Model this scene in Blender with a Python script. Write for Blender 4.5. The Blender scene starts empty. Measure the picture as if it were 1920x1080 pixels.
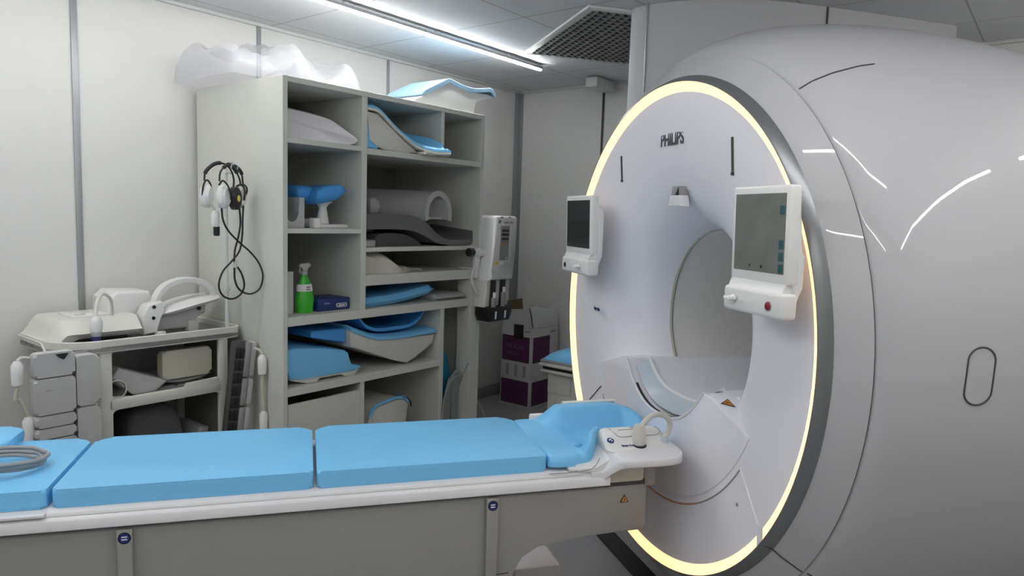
import bpy, bmesh, math, random
from mathutils import Vector, Matrix
random.seed(7)
D = bpy.data
C = bpy.context.scene.collection
scn = bpy.context.scene
PI = math.pi

# ------------------------------------------------------------------ camera, exposure, world
CAM = Vector((-1.2078, -2.2664, 1.4384)); YAW, PITCH, ROLL, FPX = 0.2868, 0.1006, 0.0322, 1314.82
F = Vector((math.cos(PITCH)*math.sin(YAW), math.cos(PITCH)*math.cos(YAW), -math.sin(PITCH)))
R0 = Vector((math.cos(YAW), -math.sin(YAW), 0)); U0 = R0.cross(F)
R = R0*math.cos(ROLL)+U0*math.sin(ROLL); U = U0*math.cos(ROLL)-R0*math.sin(ROLL)
cd = D.cameras.new('camera'); cd.sensor_width = 36; cd.lens = 36*FPX/1920; cd.clip_start = .02
cam = D.objects.new('camera', cd); C.objects.link(cam)
m = Matrix((R, U, -F)).transposed().to_4x4(); m.translation = CAM
cam.matrix_world = m
scn.camera = cam
vs = scn.view_settings
vs.view_transform = 'Standard'; vs.look = 'None'; vs.exposure = EXPOSURE = 0.8; vs.gamma = 1; vs.use_curve_mapping = False
w = D.worlds.new('world'); scn.world = w; w.use_nodes = True
w.node_tree.nodes['Background'].inputs[0].default_value = (.75, .8, .9, 1)
w.node_tree.nodes['Background'].inputs[1].default_value = .3
LED = 34.0      # radiance of the ceiling lamp tubes
RING = 1.0

WY = 0.61744                                  # the room is turned against the scanner axis
def W2(a, v, z=0.0):
    return Vector((math.cos(WY)*a-math.sin(WY)*v, math.sin(WY)*a+math.cos(WY)*v, z))

# ------------------------------------------------------------------ materials
def mat(name, col, rough=.5, metal=0.0, coat=0.0, noise=0.0, nscale=8, bump=0.0, bscale=60, emit=None, estr=0, spec=.5, trans=0, alpha=1):
    mt = D.materials.new(name); mt.use_nodes = True
    nt = mt.node_tree; b = nt.nodes['Principled BSDF']
    b.inputs['Base Color'].default_value = (*col, 1); b.inputs['Roughness'].default_value = rough
    b.inputs['Metallic'].default_value = metal; b.inputs['Coat Weight'].default_value = coat
    b.inputs['Coat Roughness'].default_value = .03; b.inputs['Specular IOR Level'].default_value = spec
    b.inputs['Transmission Weight'].default_value = trans; b.inputs['Alpha'].default_value = alpha
    tc = nt.nodes.new('ShaderNodeTexCoord')
    if noise:
        n = nt.nodes.new('ShaderNodeTexNoise'); n.inputs['Scale'].default_value = nscale; n.inputs['Detail'].default_value = 4
        nt.links.new(tc.outputs['Object'], n.inputs['Vector'])
        mx = nt.nodes.new('ShaderNodeMix'); mx.data_type = 'RGBA'
        mx.inputs[6].default_value = (*[max(0, c*(1-noise)) for c in col], 1)
        mx.inputs[7].default_value = (*[min(1, c*(1+noise)) for c in col], 1)
        nt.links.new(n.outputs['Fac'], mx.inputs[0]); nt.links.new(mx.outputs[2], b.inputs['Base Color'])
    if bump:
        n = nt.nodes.new('ShaderNodeTexNoise'); n.inputs['Scale'].default_value = bscale; n.inputs['Detail'].default_value = 3
        nt.links.new(tc.outputs['Object'], n.inputs['Vector'])
        bp = nt.nodes.new('ShaderNodeBump'); bp.inputs['Strength'].default_value = bump; bp.inputs['Distance'].default_value = .01
        nt.links.new(n.outputs['Fac'], bp.inputs['Height']); nt.links.new(bp.outputs[0], b.inputs['Normal'])
    if emit:
        b.inputs['Emission Color'].default_value = (*emit, 1); b.inputs['Emission Strength'].default_value = estr
    return mt

M = {}
M['wall'] = mat('wall_panel', (.70, .70, .68), .55, noise=.03, nscale=3)
M['seam'] = mat('seam_profile', (.34, .35, .36), .4, metal=.4)
M['seam_pale'] = mat('pale_profile', (.62, .63, .62), .4)
M['cab'] = mat('white_laminate', (.64, .65, .60), .5, noise=.03)
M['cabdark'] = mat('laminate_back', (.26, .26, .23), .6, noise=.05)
M['blue'] = mat('blue_vinyl', (.19, .55, .90), .42, noise=.05, nscale=5, bump=.08, bscale=9)
M['bluedeep'] = mat('blue_foam', (.07, .34, .78), .55, noise=.06)
M['teal'] = mat('teal_vinyl', (.03, .24, .38), .5, noise=.05)
M['shell'] = mat('cream_shell', (.66, .66, .61), .4, noise=.02)
M['plastic'] = mat('white_plastic', (.76, .76, .75), .3, noise=.015)
M['tabwhite'] = mat('rail_white', (.74, .74, .76), .3, noise=.015)
M['tabgrey'] = mat('side_panel_grey', (.30, .295, .285), .45, noise=.03)
M['scan'] = mat('scanner_gloss', (.445, .445, .46), .55, coat=.5, noise=.01, spec=.3)
M['casing'] = mat('casing_satin', (.46, .465, .48), .55, noise=.01)
M['face'] = mat('scanner_face', (.80, .80, .86), .45, coat=.12)
M['bore'] = mat('bore_lining', (.78, .78, .75), .45)
M['rim'] = mat('satin_rim', (.22, .225, .235), .32, metal=.6)
M['gap'] = mat('gap_dark', (.05, .05, .055), .6)
M['midgrey'] = mat('mid_grey', (.30, .30, .31), .5, noise=.04)
M['padgrey'] = mat('grey_fabric', (.50, .50, .50), .8, noise=.06, nscale=20, bump=.2, bscale=200)
M['coilgrey'] = mat('coil_grey', (.30, .30, .30), .5, noise=.05)
M['coildark'] = mat('coil_dark_grey', (.15, .15, .15), .5, noise=.05)
M['darkgrey'] = mat('dark_fabric', (.07, .07, .075), .8, noise=.1, nscale=20)
M['black'] = mat('black_plastic', (.012, .012, .014), .4)
M['rubber'] = mat('black_rubber', (.015, .015, .017), .5)
M['cable'] = mat('pale_cable', (.58, .57, .53), .45)
M['cablegrey'] = mat('grey_cable', (.30, .31, .32), .45)
M['metal'] = mat('steel', (.6, .6, .62), .3, metal=.8)
M['seam_reflection'] = mat('painted_seam_reflection', (.55, .22, .10), .4)  # orange reflection of the light ring, painted into the seam colour
M['navy'] = mat('navy_print', (.015, .03, .16), .5)
M['red'] = mat('red_button', (.22, .01, .02), .4)
M['yellow'] = mat('yellow_label', (.75, .60, .12), .5)
M['orange'] = mat('orange_warning', (.62, .25, .04), .5)
M['white'] = mat('white_print', (.85, .85, .84), .5)
M['green'] = mat('green_bottle', (.05, .50, .03), .3)
M['clearpl'] = mat('clear_trigger', (.6, .62, .6), .25, trans=.3)
M['navybox'] = mat('navy_carton', (.012, .035, .16), .5, noise=.2, nscale=15)
M['purple'] = mat('purple_print', (.10, .022, .08), .6, noise=.1)
M['carton'] = mat('white_carton', (.56, .56, .56), .7, noise=.04)
M['brown'] = mat('brown_card', (.12, .085, .035), .8, noise=.1)
M['cloth'] = mat('cream_cloth', (.62, .60, .53), .85, noise=.04, bump=.3, bscale=40)
M['cream'] = mat('cream_vinyl', (.56, .55, .46), .5, noise=.03)
M['pillow'] = mat('pillow_white', (.93, .92, .96), .7, noise=.03, bump=.2, bscale=25)
M['screen'] = mat('dark_screen', (.17, .175, .16), .25, noise=.35, nscale=9)
M['screenb'] = mat('darker_screen', (.035, .038, .038), .15, noise=.3, nscale=9)
M['tealicon'] = mat('teal_icon', (.03, .10, .11), .3)
M['shade'] = mat('lip_blue', (.50, .57, .64), .25)
M['led'] = mat('lamp_tube', (1, 1, 1), .5, emit=(.99, .985, .97), estr=LED)
M['ring'] = mat('light_ring', (.9, .8, .6), .4, emit=(.86, .50, .235), estr=RING)
M['grille'] = mat('grille_grey', (.22, .22, .21), .5)
M['vinyl'] = mat('floor_vinyl', (.30, .30, .31), .35, noise=.08, nscale=30)
M['ceil'] = mat('ceiling_tile', (.72, .73, .75), .8, noise=.02)
# tile joints of the suspended ceiling are part of its surface pattern
def tile_lines(mt, ox, oy, step, width, dark):
    nt = mt.node_tree; b = nt.nodes['Principled BSDF']
    tc = [n for n in nt.nodes if n.type == 'TEX_COORD'][0]
    sp = nt.nodes.new('ShaderNodeSeparateXYZ'); nt.links.new(tc.outputs['Object'], sp.inputs[0])
    facs = []
    for ax, off in ((0, ox), (1, oy)):
        a = nt.nodes.new('ShaderNodeMath'); a.operation = 'SUBTRACT'; a.inputs[1].default_value = off
        nt.links.new(sp.outputs[ax], a.inputs[0])
        p = nt.nodes.new('ShaderNodeMath'); p.operation = 'PINGPONG'; p.inputs[1].default_value = step/2
        nt.links.new(a.outputs[0], p.inputs[0])
        l = nt.nodes.new('ShaderNodeMath'); l.operation = 'LESS_THAN'; l.inputs[1].default_value = width
        nt.links.new(p.outputs[0], l.inputs[0]); facs.append(l)
    mxx = nt.nodes.new('ShaderNodeMath'); mxx.operation = 'MAXIMUM'
    nt.links.new(facs[0].outputs[0], mxx.inputs[0]); nt.links.new(facs[1].outputs[0], mxx.inputs[1])
    mx = nt.nodes.new('ShaderNodeMix'); mx.data_type = 'RGBA'
    src = b.inputs['Base Color'].links[0].from_socket
    nt.links.new(src, mx.inputs[6]); mx.inputs[7].default_value = (*dark, 1)
    nt.links.new(mxx.outputs[0], mx.inputs[0]); nt.links.new(mx.outputs[2], b.inputs['Base Color'])
tile_lines(M['ceil'], .58, 1.09, .6, .004, (.42, .42, .43))

# ------------------------------------------------------------------ builders
BASE = {}
class G:
    def __init__(s): s.bm = bmesh.new()
    def _x(s, verts, rot, c):
        if rot: bmesh.ops.transform(s.bm, matrix=rot.to_4x4() if isinstance(rot, Matrix) else rot, verts=verts)
        bmesh.ops.translate(s.bm, vec=c, verts=verts)
    def box(s, x0, x1, y0, y1, z0, z1, bev=0, seg=2, rot=None, piv=None):
        r = bmesh.ops.create_cube(s.bm, size=1); vs_ = r['verts']
        bmesh.ops.scale(s.bm, vec=(abs(x1-x0), abs(y1-y0), abs(z1-z0)), verts=vs_)
        c = Vector(((x0+x1)/2, (y0+y1)/2, (z0+z1)/2))
        if bev:
            es = list({e for v in vs_ for e in v.link_edges})
            rr = bmesh.ops.bevel(s.bm, geom=es, offset=bev, segments=seg, profile=.5, affect='EDGES')
            vs_ = list({v for f in rr['faces'] for v in f.verts} | {v for v in vs_ if v.is_valid})
            # gather the whole island
            seen = set(vs_); st = list(vs_)
            while st:
                v = st.pop()
                for e in v.link_edges:
                    o = e.other_vert(v)
                    if o not in seen: seen.add(o); st.append(o)
            vs_ = list(seen)
        if rot is not None:
            p = Vector(piv) if piv else c
            bmesh.ops.translate(s.bm, vec=c-p, verts=vs_)
            bmesh.ops.transform(s.bm, matrix=rot.to_4x4(), verts=vs_)
            bmesh.ops.translate(s.bm, vec=p, verts=vs_)
        else: bmesh.ops.translate(s.bm, vec=c, verts=vs_)
        return s
    def tube(s, pts, r, n=10, cap=True, closed=False):
        pts = [Vector(p) for p in pts]; rs = r if isinstance(r, (list, tuple)) else [r]*len(pts)
        rings = []; N = len(pts); up = None
        for i, p in enumerate(pts):
            a = pts[(i-1) % N] if (closed or i > 0) else p
            b = pts[(i+1) % N] if (closed or i < N-1) else p
            t = (b-a).normalized()
            if up is None:
                up = Vector((0, 0, 1)) if abs(t.z) < .9 else Vector((1, 0, 0))
            x = t.cross(up)
            if x.length < 1e-5: x = t.orthogonal()
            x.normalize(); y = t.cross(x).normalized(); up = -y if False else y.cross(t)*0+up
            up = x.cross(t).normalized()
            rings.append([s.bm.verts.new(p+(x*math.cos(k*2*PI/n)+up*math.sin(k*2*PI/n))*rs[i]) for k in range(n)])
        for i in range(N if closed else N-1):
            A, B = rings[i], rings[(i+1) % N]
            for k in range(n):
                s.bm.faces.new((A[k], A[(k+1) % n], B[(k+1) % n], B[k]))
        if cap and not closed:
            s.bm.faces.new(rings[0][::-1]); s.bm.faces.new(rings[-1])
        return s
    def lathe(s, prof, axis='z', c=(0, 0, 0), n=96, a0=0, a1=2*PI, close=False, sy=1.0):
        # prof: (h, r) along axis
        full = abs(a1-a0-2*PI) < 1e-6; K = n if full else n+1; rings = []
        for h, r in prof:
            rg = []
            for k in range(K):
                a = a0+(a1-a0)*k/n; u, v_ = r*math.cos(a), r*math.sin(a)*sy
                p = {'z': (u, v_, h), 'x': (h, u, v_), 'y': (u, h, v_)}[axis]
                rg.append(s.bm.verts.new((p[0]+c[0], p[1]+c[1], p[2]+c[2])))
            rings.append(rg)
        L = len(rings)
        for i in range(L if close else L-1):
            A, B = rings[i], rings[(i+1) % L]
            for k in range(K if full else K-1):
                s.bm.faces.new((A[k], A[(k+1) % K], B[(k+1) % K], B[k]))
        if not close:
            for rg in (rings[0], rings[-1]):
                if full and prof[0 if rg is rings[0] else -1][1] < .02:
                    try: s.bm.faces.new(rg)
                    except Exception: pass
        return s
    def prism(s, pts, h0, h1, axis='z', bev=0, seg=2):
        # pts 2D outline; axis is the direction of extrusion. z:(x,y) x:(y,z) y:(x,z)
        def P(p, h): return {'z': (p[0], p[1], h), 'x': (h, p[0], p[1]), 'y': (p[0], h, p[1])}[axis]
        A = [s.bm.verts.new(P(p, h0)) for p in pts]; B = [s.bm.verts.new(P(p, h1)) for p in pts]
        n = len(pts); fs = [s.bm.faces.new(A), s.bm.faces.new(B[::-1])]
        for k in range(n): fs.append(s.bm.faces.new((A[k], B[k], B[(k+1) % n], A[(k+1) % n])))
        if bev:
            es = list({e for f in fs[:2] for e in f.edges})
            bmesh.ops.bevel(s.bm, geom=es, offset=bev, segments=seg, profile=.5, affect='EDGES', clamp_overlap=True)
        return s
    def grid(s, nu, nv, ft, fb=None):
        T = [[s.bm.verts.new(ft(i/nu, j/nv)) for j in range(nv+1)] for i in range(nu+1)]
        for i in range(nu):
            for j in range(nv): s.bm.faces.new((T[i][j], T[i+1][j], T[i+1][j+1], T[i][j+1]))
        if fb:
            Bt = [[s.bm.verts.new(fb(i/nu, j/nv)) for j in range(nv+1)] for i in range(nu+1)]
            for i in range(nu):
                for j in range(nv): s.bm.faces.new((Bt[i][j+1], Bt[i+1][j+1], Bt[i+1][j], Bt[i][j]))
            for i in range(nu):
                s.bm.faces.new((T[i+1][0], T[i][0], Bt[i][0], Bt[i+1][0])); s.bm.faces.new((T[i][nv], T[i+1][nv], Bt[i+1][nv], Bt[i][nv]))
            for j in range(nv):
                s.bm.faces.new((T[0][j], T[0][j+1], Bt[0][j+1], Bt[0][j])); s.bm.faces.new((T[nu][j+1], T[nu][j], Bt[nu][j], Bt[nu][j+1]))
        return s
    def cushion(s, x0, x1, y0, y1, z0, z1, e=.3, nu=16, nv=16, puff=.3, fx=None):
        # pillow-like solid, edges rounded, top puffed; fx maps the point afterwards
        hz = (z1-z0)/2; zc = (z0+z1)/2
        def q(t): return .5-.5*math.cos(PI*t)
        def f(sg):
            def g(u, v):
                a, b = 2*q(u)-1, 2*q(v)-1
                k = (max(0, 1-abs(a)**(2/e*.6+2)))**.5*(max(0, 1-abs(b)**(2/e*.6+2)))**.5
                mm = 1-.12*puff*abs(a)**2*abs(b)**2
                p = ((x0+x1)/2+a*(x1-x0)/2*mm, (y0+y1)/2+b*(y1-y0)/2*mm, zc+sg*hz*k*(1-puff*.5*(a*a+b*b)/2))
                return fx(*p) if fx else p
            return g
        return s.grid(nu, nv, f(1), f(-1))

def smooth(pts, n=8, closed=False):
    P = [Vector(p) for p in pts]; out = []; N = len(P)
    for i in range(N if closed else N-1):
        p0 = P[(i-1) % N] if (closed or i) else P[0]*2-P[1]
        p1, p2 = P[i], P[(i+1) % N]
        p3 = P[(i+2) % N] if (closed or i+2 < N) else P[-1]*2-P[-2]
        for k in range(n):
            t = k/n
            out.append(.5*((2*p1)+(p2-p0)*t+(2*p0-5*p1+4*p2-p3)*t*t+(3*p1-p0-3*p2+p3)*t**3))
    if not closed: out.append(P[-1])
    return out
def rrect(x0, x1, y0, y1, r, n=6):
    if not isinstance(r, (list, tuple)): r = [r]*4        # order: x1y1, x0y1, x0y0, x1y0
    out = []
    for (cx, cy, a0, rr) in ((x1-r[0], y1-r[0], 0, r[0]), (x0+r[1], y1-r[1], PI/2, r[1]), (x0+r[2], y0+r[2], PI, r[2]), (x1-r[3], y0+r[3], 1.5*PI, r[3])):
        if rr < 1e-5: out.append((cx, cy)); continue
        for k in range(n+1):
            a = a0+k*PI/2/n; out.append((cx+rr*math.cos(a), cy+rr*math.sin(a)))
    return out

def setp(o, label=None, cat=None, group=None, kind=None):
    if label: o['label'] = label
    if cat: o['category'] = cat
    if group: o['group'] = group
    if kind: o['kind'] = kind
    return o
def finish(g, name, mt, ang=35, bev=0, sub=0):
    bm = g.bm
    bmesh.ops.remove_doubles(bm, verts=bm.verts, dist=1e-6)
    bmesh.ops.recalc_face_normals(bm, faces=bm.faces)
    me = D.meshes.new(name); bm.to_mesh(me); bm.free()
    me.materials.append(mt)
    for p in me.polygons: p.use_smooth = True
    me.set_sharp_from_angle(angle=math.radians(ang))
    return me
def obj(name, g, mt, parent=None, W=False, base=None, label=None, cat=None, group=None, kind=None, bev=0, sub=0, ang=35, rz=None):
    b = Vector(BASE[parent.name]) if parent is not None else Vector(base or (0, 0, 0))
    bmesh.ops.translate(g.bm, vec=-b, verts=g.bm.verts)
    me = finish(g, name, mt, ang)
    o = D.objects.new(name, me); C.objects.link(o); BASE[o.name] = tuple(b)
    if parent is not None: o.parent = parent
    else:
        o.location = W2(b.x, b.y, b.z) if W else b
        o.rotation_euler = (0, 0, WY if W else 0)
    if bev:
        md = o.modifiers.new('bevel', 'BEVEL'); md.width = bev; md.segments = 3; md.limit_method = 'ANGLE'; md.angle_limit = math.radians(40); md.harden_normals = True
    if sub:
        md = o.modifiers.new('sub', 'SUBSURF'); md.levels = sub; md.render_levels = sub
    return setp(o, label, cat, group, kind)
def thing(name, label, cat, base, W=False, group=None, kind=None):
    o = D.objects.new(name, None); C.objects.link(o); o.empty_display_size = .1
    b = Vector(base); BASE[o.name] = tuple(b)
    o.location = W2(b.x, b.y, b.z) if W else b
    o.rotation_euler = (0, 0, WY if W else 0)
    return setp(o, label, cat, group, kind)
def text(name, s, size, loc, X, Y, mt, parent, off=.0, ext=.0006, sx=1.0):
    # flat printed lettering; X reading direction, Y up direction, in the parent's absolute frame
    cu = D.curves.new(name, 'FONT'); cu.body = s; cu.size = size; cu.align_x = 'CENTER'; cu.align_y = 'CENTER'
    cu.extrude = ext; cu.offset = off
    t = D.objects.new(name, cu); C.objects.link(t)
    dg = bpy.context.evaluated_depsgraph_get(); dg.update()
    me = D.meshes.new_from_object(t.evaluated_get(dg))
    D.objects.remove(t)
    X, Y = Vector(X).normalized(), Vector(Y).normalized(); Zv = X.cross(Y)
    mm = Matrix((X*sx, Y, Zv)).transposed().to_4x4(); mm.translation = Vector(loc)-Vector(BASE[parent.name])
    me.transform(mm); me.materials.clear(); me.materials.append(mt)
    o = D.objects.new(name, me); C.objects.link(o); o.parent = parent; BASE[o.name] = BASE[parent.name]
    return o
def copy_tree(o, delta, label=None):
    c = o.copy(); C.objects.link(c); c.location = o.location+Vector(delta)
    if label: c['label'] = label
    BASE[c.name] = BASE[o.name]
    for ch in list(o.children):
        d = ch.copy(); C.objects.link(d); d.parent = c
        for g2 in list(ch.children):
            e = g2.copy(); C.objects.link(e); e.parent = d
    return c
Rx = lambda a: Matrix.Rotation(a, 3, 'X')
Ry = lambda a: Matrix.Rotation(a, 3, 'Y')
Rz = lambda a: Matrix.Rotation(a, 3, 'Z')

# ------------------------------------------------------------------ room (wall frame: a along the left wall, v towards it)
H = 2.44; VW = 2.40; WW = 2.25; V0 = -2.3; W0 = -3.4
obj('floor', G().box(W0-.1, WW+.1, V0-.1, VW+.1, -.1, 0), M['vinyl'], W=True, kind='structure')
obj('ceiling', G().box(W0-.1, WW+.1, V0-.1, VW+.1, H, H+.1), M['ceil'], W=True, kind='structure')
obj('wall_left', G().box(W0-.1, WW+.1, VW, VW+.1, 0, H), M['wall'], W=True, kind='structure')
obj('wall_back', G().box(WW, WW+.1, V0-.1, VW, 0, H), M['wall'], W=True, kind='structure')
obj('wall_right', G().box(W0-.1, WW, V0-.1, V0, 0, H), M['wall'], W=True, kind='structure')
obj('wall_front', G().box(W0-.1, W0, V0, VW, 0, H), M['wall'], W=True, kind='structure')
obj('baseboard_left', G().box(W0, WW, VW-.012, VW, 0, .09, .003), M['midgrey'], W=True, kind='structure')
obj('baseboard_back', G().box(WW-.012, WW, V0, VW-.012, 0, .09, .003), M['midgrey'], W=True, kind='structure')
n = 1
for a, wd in ((-1.0, .028), (-.088, .024), (.84, .020)):
    obj('trim_%d' % n, G().box(a-wd/2, a+wd/2, VW-.008, VW, .09, H-.004, .002), M['seam'], W=True, kind='structure'); n += 1
obj('trim_%d' % n, G().prism([(WW-.075, VW), (WW-.075, VW-.012), (WW-.012, VW-.012), (WW-.012, VW-.03), (WW, VW-.03), (WW, VW)], .09, H-.004), M['seam'], W=True, kind='structure'); n += 1
obj('trim_%d' % n, G().box(WW-.008, WW, 1.615, 1.632, .09, H-.004, .002), M['gap'], W=True, kind='structure'); n += 1
obj('trim_%d' % n, G().box(W0, WW, VW-.02, VW, H-.018, H, .003), M['seam_pale'], W=True, kind='structure'); n += 1
obj('trim_%d' % n, G().box(WW-.02, WW, V0, VW-.02, H-.018, H, .003), M['seam_pale'], W=True, kind='structure'); n += 1

# ceiling lamps: slim suspended linear lamps running along the left wall
def lamp(a0, a1, v, label, along=True):
    c = ((a0+a1)/2, v) if along else (v, (a0+a1)/2)
    t = thing('linear_ceiling_lamp', label, 'ceiling light', (c[0], c[1], H), W=True, group='slim linear ceiling lamps')
    def bx(nm, p0, p1, hw, z0, z1, mt, bv):
        q = (p0, p1, v-hw, v+hw) if along else (v-hw, v+hw, p0, p1)
        obj(nm, G().box(*q, z0, z1, bv), M[mt], t)
    bx('lamp_housing', a0, a1, .015, 2.407, 2.424, 'seam', .003)
    bx('light_tube', a0+.004, a1-.004, .012, 2.397, 2.408, 'led', .004)
    a = a1-.35
    while a > a0:
        bx('mounting_clip', a-.012, a+.012, .010, 2.423, 2.4405, 'metal', 0); a -= .62
    return t
lamp(-3.2, 1.50, 1.655, 'long slim glowing white lamp under the ceiling above the storage cabinet')
lamp(-1.87, .08, -1.83, 'slim ceiling lamp opposite the cabinet, its long streak mirrored on the drum')
lamp(.34, 1.9, -1.83, 'slim ceiling lamp right of the long one, mirrored at the frame edge')
lamp(-1.2, .0, -1.0, 'short crosswise ceiling lamp mirrored high on the bezel', False)
lamp(-1.2, 1.3, -2.45, 'crosswise ceiling lamp farthest left, mirrored lower on the bezel', False)

# ventilation grille in the ceiling, square to the scanner
t = thing('ceiling_vent', 'square grey louvred air vent set in the ceiling beside the scanner', 'vent', (.55, 1.45, H))
g = G(); X0, X1, Y0, Y1, bw = .055, .98, .90, 1.945, .042
for q in ((X0, X1, Y0, Y0+bw), (X0, X1, Y1-bw, Y1), (X0, X0+bw, Y0+bw, Y1-bw), (X1-bw, X1, Y0+bw, Y1-bw)): g.box(*q, H-.014, H-.001, .003)
obj('vent_frame', g, M['seam_pale'], t)
obj('backing', G().box(X0+bw, X1-bw, Y0+bw, Y1-bw, H-.002, H-.0005), M['gap'], t)
k = X0+bw+.016
while k < X1-bw-.01:
    obj('slat', G().box(k-.014, k+.014, Y0+bw, Y1-bw, H-.014, H-.011, rot=Ry(.35)), M['grille'], t); k += .045
k = Y0+bw+.03; g = G()
while k < Y1-bw-.01:
    g.box(X0+bw, X1-bw, k-.002, k+.002, H-.016, H-.006); k += .05
obj('cross_bars', g, M['gap'], t)
o = obj('ceiling_speaker', G().box(1.95, 2.2, 1.50, 1.60, 2.36, 2.43, .01), M['seam_pale'], W=True, base=(2.07, 1.55, 2.36), label='small pale box mounted high in the far corner behind the scanner', cat='box')

# ------------------------------------------------------------------ the scanner (axis along x, mouth at x=0)
ZB = 1.07
sc = thing('mri_scanner', 'large glossy grey scanner with a glowing warm ring around its round opening', 'scanner', (.8, 0, 0))
# smooth curved casing that carries ducts from the scanner up to the ceiling
cas = smooth([(.285, .92), (.275, .885), (.30, .81), (.42, .69), (.60, .595), (.83, .53), (1.2, .52), (1.84, .53)], 6)
cas = [(p.x, p.y) for p in [Vector((q[0], q[1], 0)) for q in cas]]+[(1.84, .93), (.36, .93)]
g = G().prism(cas, 1.0, H-.001)
dc = obj('duct_casing', g, M['casing'], sc, ang=30)
dc['label'] = 'tall curved matt casing rising to the ceiling'
obj('panel_joint', G().box(1.068, 1.074, .512, .53, 1.9, H-.002), M['gap'], dc)
obj('panel_joint', G().box(.303, .307, .79, .80, 1.2, H-.002), M['seam'], dc)
FN = [(.018, .815), (.024, .74), (.032, .66), (.044, .58), (.065, .51), (.10, .445), (.145, .395), (.20, .362), (.262, .348)]
# front cover: one turned surface, then the bore behind it
obj('front_cover', G().lathe(FN, 'x', (0, 0, ZB), 160), M['face'], sc, ang=60)
SEAM_A = math.radians(-143.2)
obj('light_ring', G().lathe([(.018, .815), (.001, .847), (.012, .851), (.03, .83)], 'x', (0, 0, ZB), 130, a0=SEAM_A+.024, a1=SEAM_A+2*PI-.020, close=True), M['ring'], sc)
obj('ring_break', G().lathe([(.018, .812), (-.001, .848), (.012, .851), (.03, .83)], 'x', (0, 0, ZB), 6, a0=SEAM_A-.020, a1=SEAM_A+.024, close=True), M['tabwhite'], sc)
obj('rim', G().lathe([(-.001, .8475), (.000, .852), (.030, .869), (.034, .866), (.03, .84)], 'x', (0, 0, ZB), 160, close=True), M['rim'], sc, ang=50)
obj('bezel', G().lathe([(.030, .866), (.045, .893), (.084, .941), (.086, .935)], 'x', (0, 0, ZB), 160), M['scan'], sc, ang=50)
obj('bezel_joint', G().lathe([(.083, .925), (.083, .938), (.091, .938), (.091, .925)], 'x', (0, 0, ZB), 160, close=True), M['gap'], sc)
BP = [(.089, .938), (.092, .948), (.12, .975), (.17, 1.004), (.24, 1.031), (.32, 1.05), (.43, 1.066), (.56, 1.076), (.70, 1.079), (.88, 1.073), (1.05, 1.06), (1.2, 1.045), (1.36, 1.015), (1.5, .965), (1.58, .90), (1.60, .80), (1.60, .45)]
def brad(x):
    for (x0, r0), (x1, r1) in zip(BP, BP[1:]):
        if x0 <= x <= x1: return r0+(r1-r0)*(x-x0)/(x1-x0)
    return 1.07
obj('magnet_body', G().lathe(BP, 'x', (0, 0, ZB), 192), M['scan'], sc, ang=40)
obj('bore_tube', G().lathe([(.262, .352), (1.40, .352), (1.50, .38), (1.60, .452)], 'x', (0, 0, ZB), 128), M['bore'], sc, ang=50)
obj('bore_seal', G().lathe([(.257, .3495), (.257, .345), (.268, .345), (.268, .3495)], 'x', (0, 0, ZB), 128, close=True), M['cream'], sc)
obj('bore_seal', G().lathe([(.268, .349), (.268, .3465), (.2715, .3465), (.2715, .349)], 'x', (0, 0, ZB), 128, close=True), M['gap'], sc)
# joints over the shell: strips that follow the turned surface
def body_line(name, pts, w_, mt, n=14, lift=.0015):
    P = [Vector((x, brad(x)*math.cos(a), ZB+brad(x)*math.sin(a))) for x, a in pts]
    P = [p+Vector((0, p.y, p.z-ZB)).normalized()*(lift-w_*.5) for p in P]
    return obj(name, G().tube(P, w_, 8), mt, sc)
body_line('shell_joint', [(.092+.012*k, math.radians(128.3)) for k in range(17)], .0025, M['gap'])
body_line('shell_joint', [(.092+.03*k, math.radians(51.7)) for k in range(12)], .0025, M['gap'])
body_line('shell_joint', [(.092+.02*k, math.radians(-143.6)-.002*k) for k in range(14)], .0025, M['gap'])
ov = []
for p in rrect(.257, .321, -.0675, .0675, .032, 8): ov.append((p[0]+(.004*p[1]/.06), PI-p[1]/1.04-.035*0+math.radians(-2.0)))
ov.append(ov[0]); body_line('service_cap', ov, .0022, M['gap'])
# bezel and rim joint, radial
def radial(name, a, prof, w_, mt):
    return obj(name, G().tube([(x, r*math.cos(a), ZB+r*math.sin(a)) for x, r in prof], w_, 8), mt, sc)
radial('bezel_seam', math.radians(-143.2), [(-.0005, .848), (.029, .869), (.044, .894), (.084, .941)], .0022, M['gap'])
# lower skirt and plinth under the drum
arc = [(.93*math.cos(PI+.50+i*(PI-1.0)/30), ZB+.93*math.sin(PI+.50+i*(PI-1.0)/30)) for i in range(31)]
obj('skirt', G().prism([(-.82, .012)]+arc+[(.82, .012)], .155, 1.55, 'x'), M['scan'], sc, ang=30)
obj('plinth', G().box(.07, 1.55, -.80, .80, 0, .013, .003), M['black'], sc)
# apron filling the lower half of the mouth, with a scooped dock for the table
def U1(y): return .735+.150*min(1, abs(y)/.29)**2.6
ys = [-.29+.58*i/28 for i in range(29)]
top = [(-.545, .815), (-.335, .884)]+[(y, U1(y)) for y in ys]+[(.335, .884), (.545, .815)]
low = [(.602*math.cos(-PI+.46+i*(PI-.92)/30), ZB+.602*math.sin(-PI+.46+i*(PI-.92)/30)) for i in range(31)]
obj('dock_apron', G().prism(top+low[::-1], .0385, .16, 'x', .004, 3), M['face'], sc, ang=50)
obj('apron_lip', G().tube(smooth([(.040, y, U1(y)+.001) for y in ys[::2]], 3), .006, 10), M['tabwhite'], sc)
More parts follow.
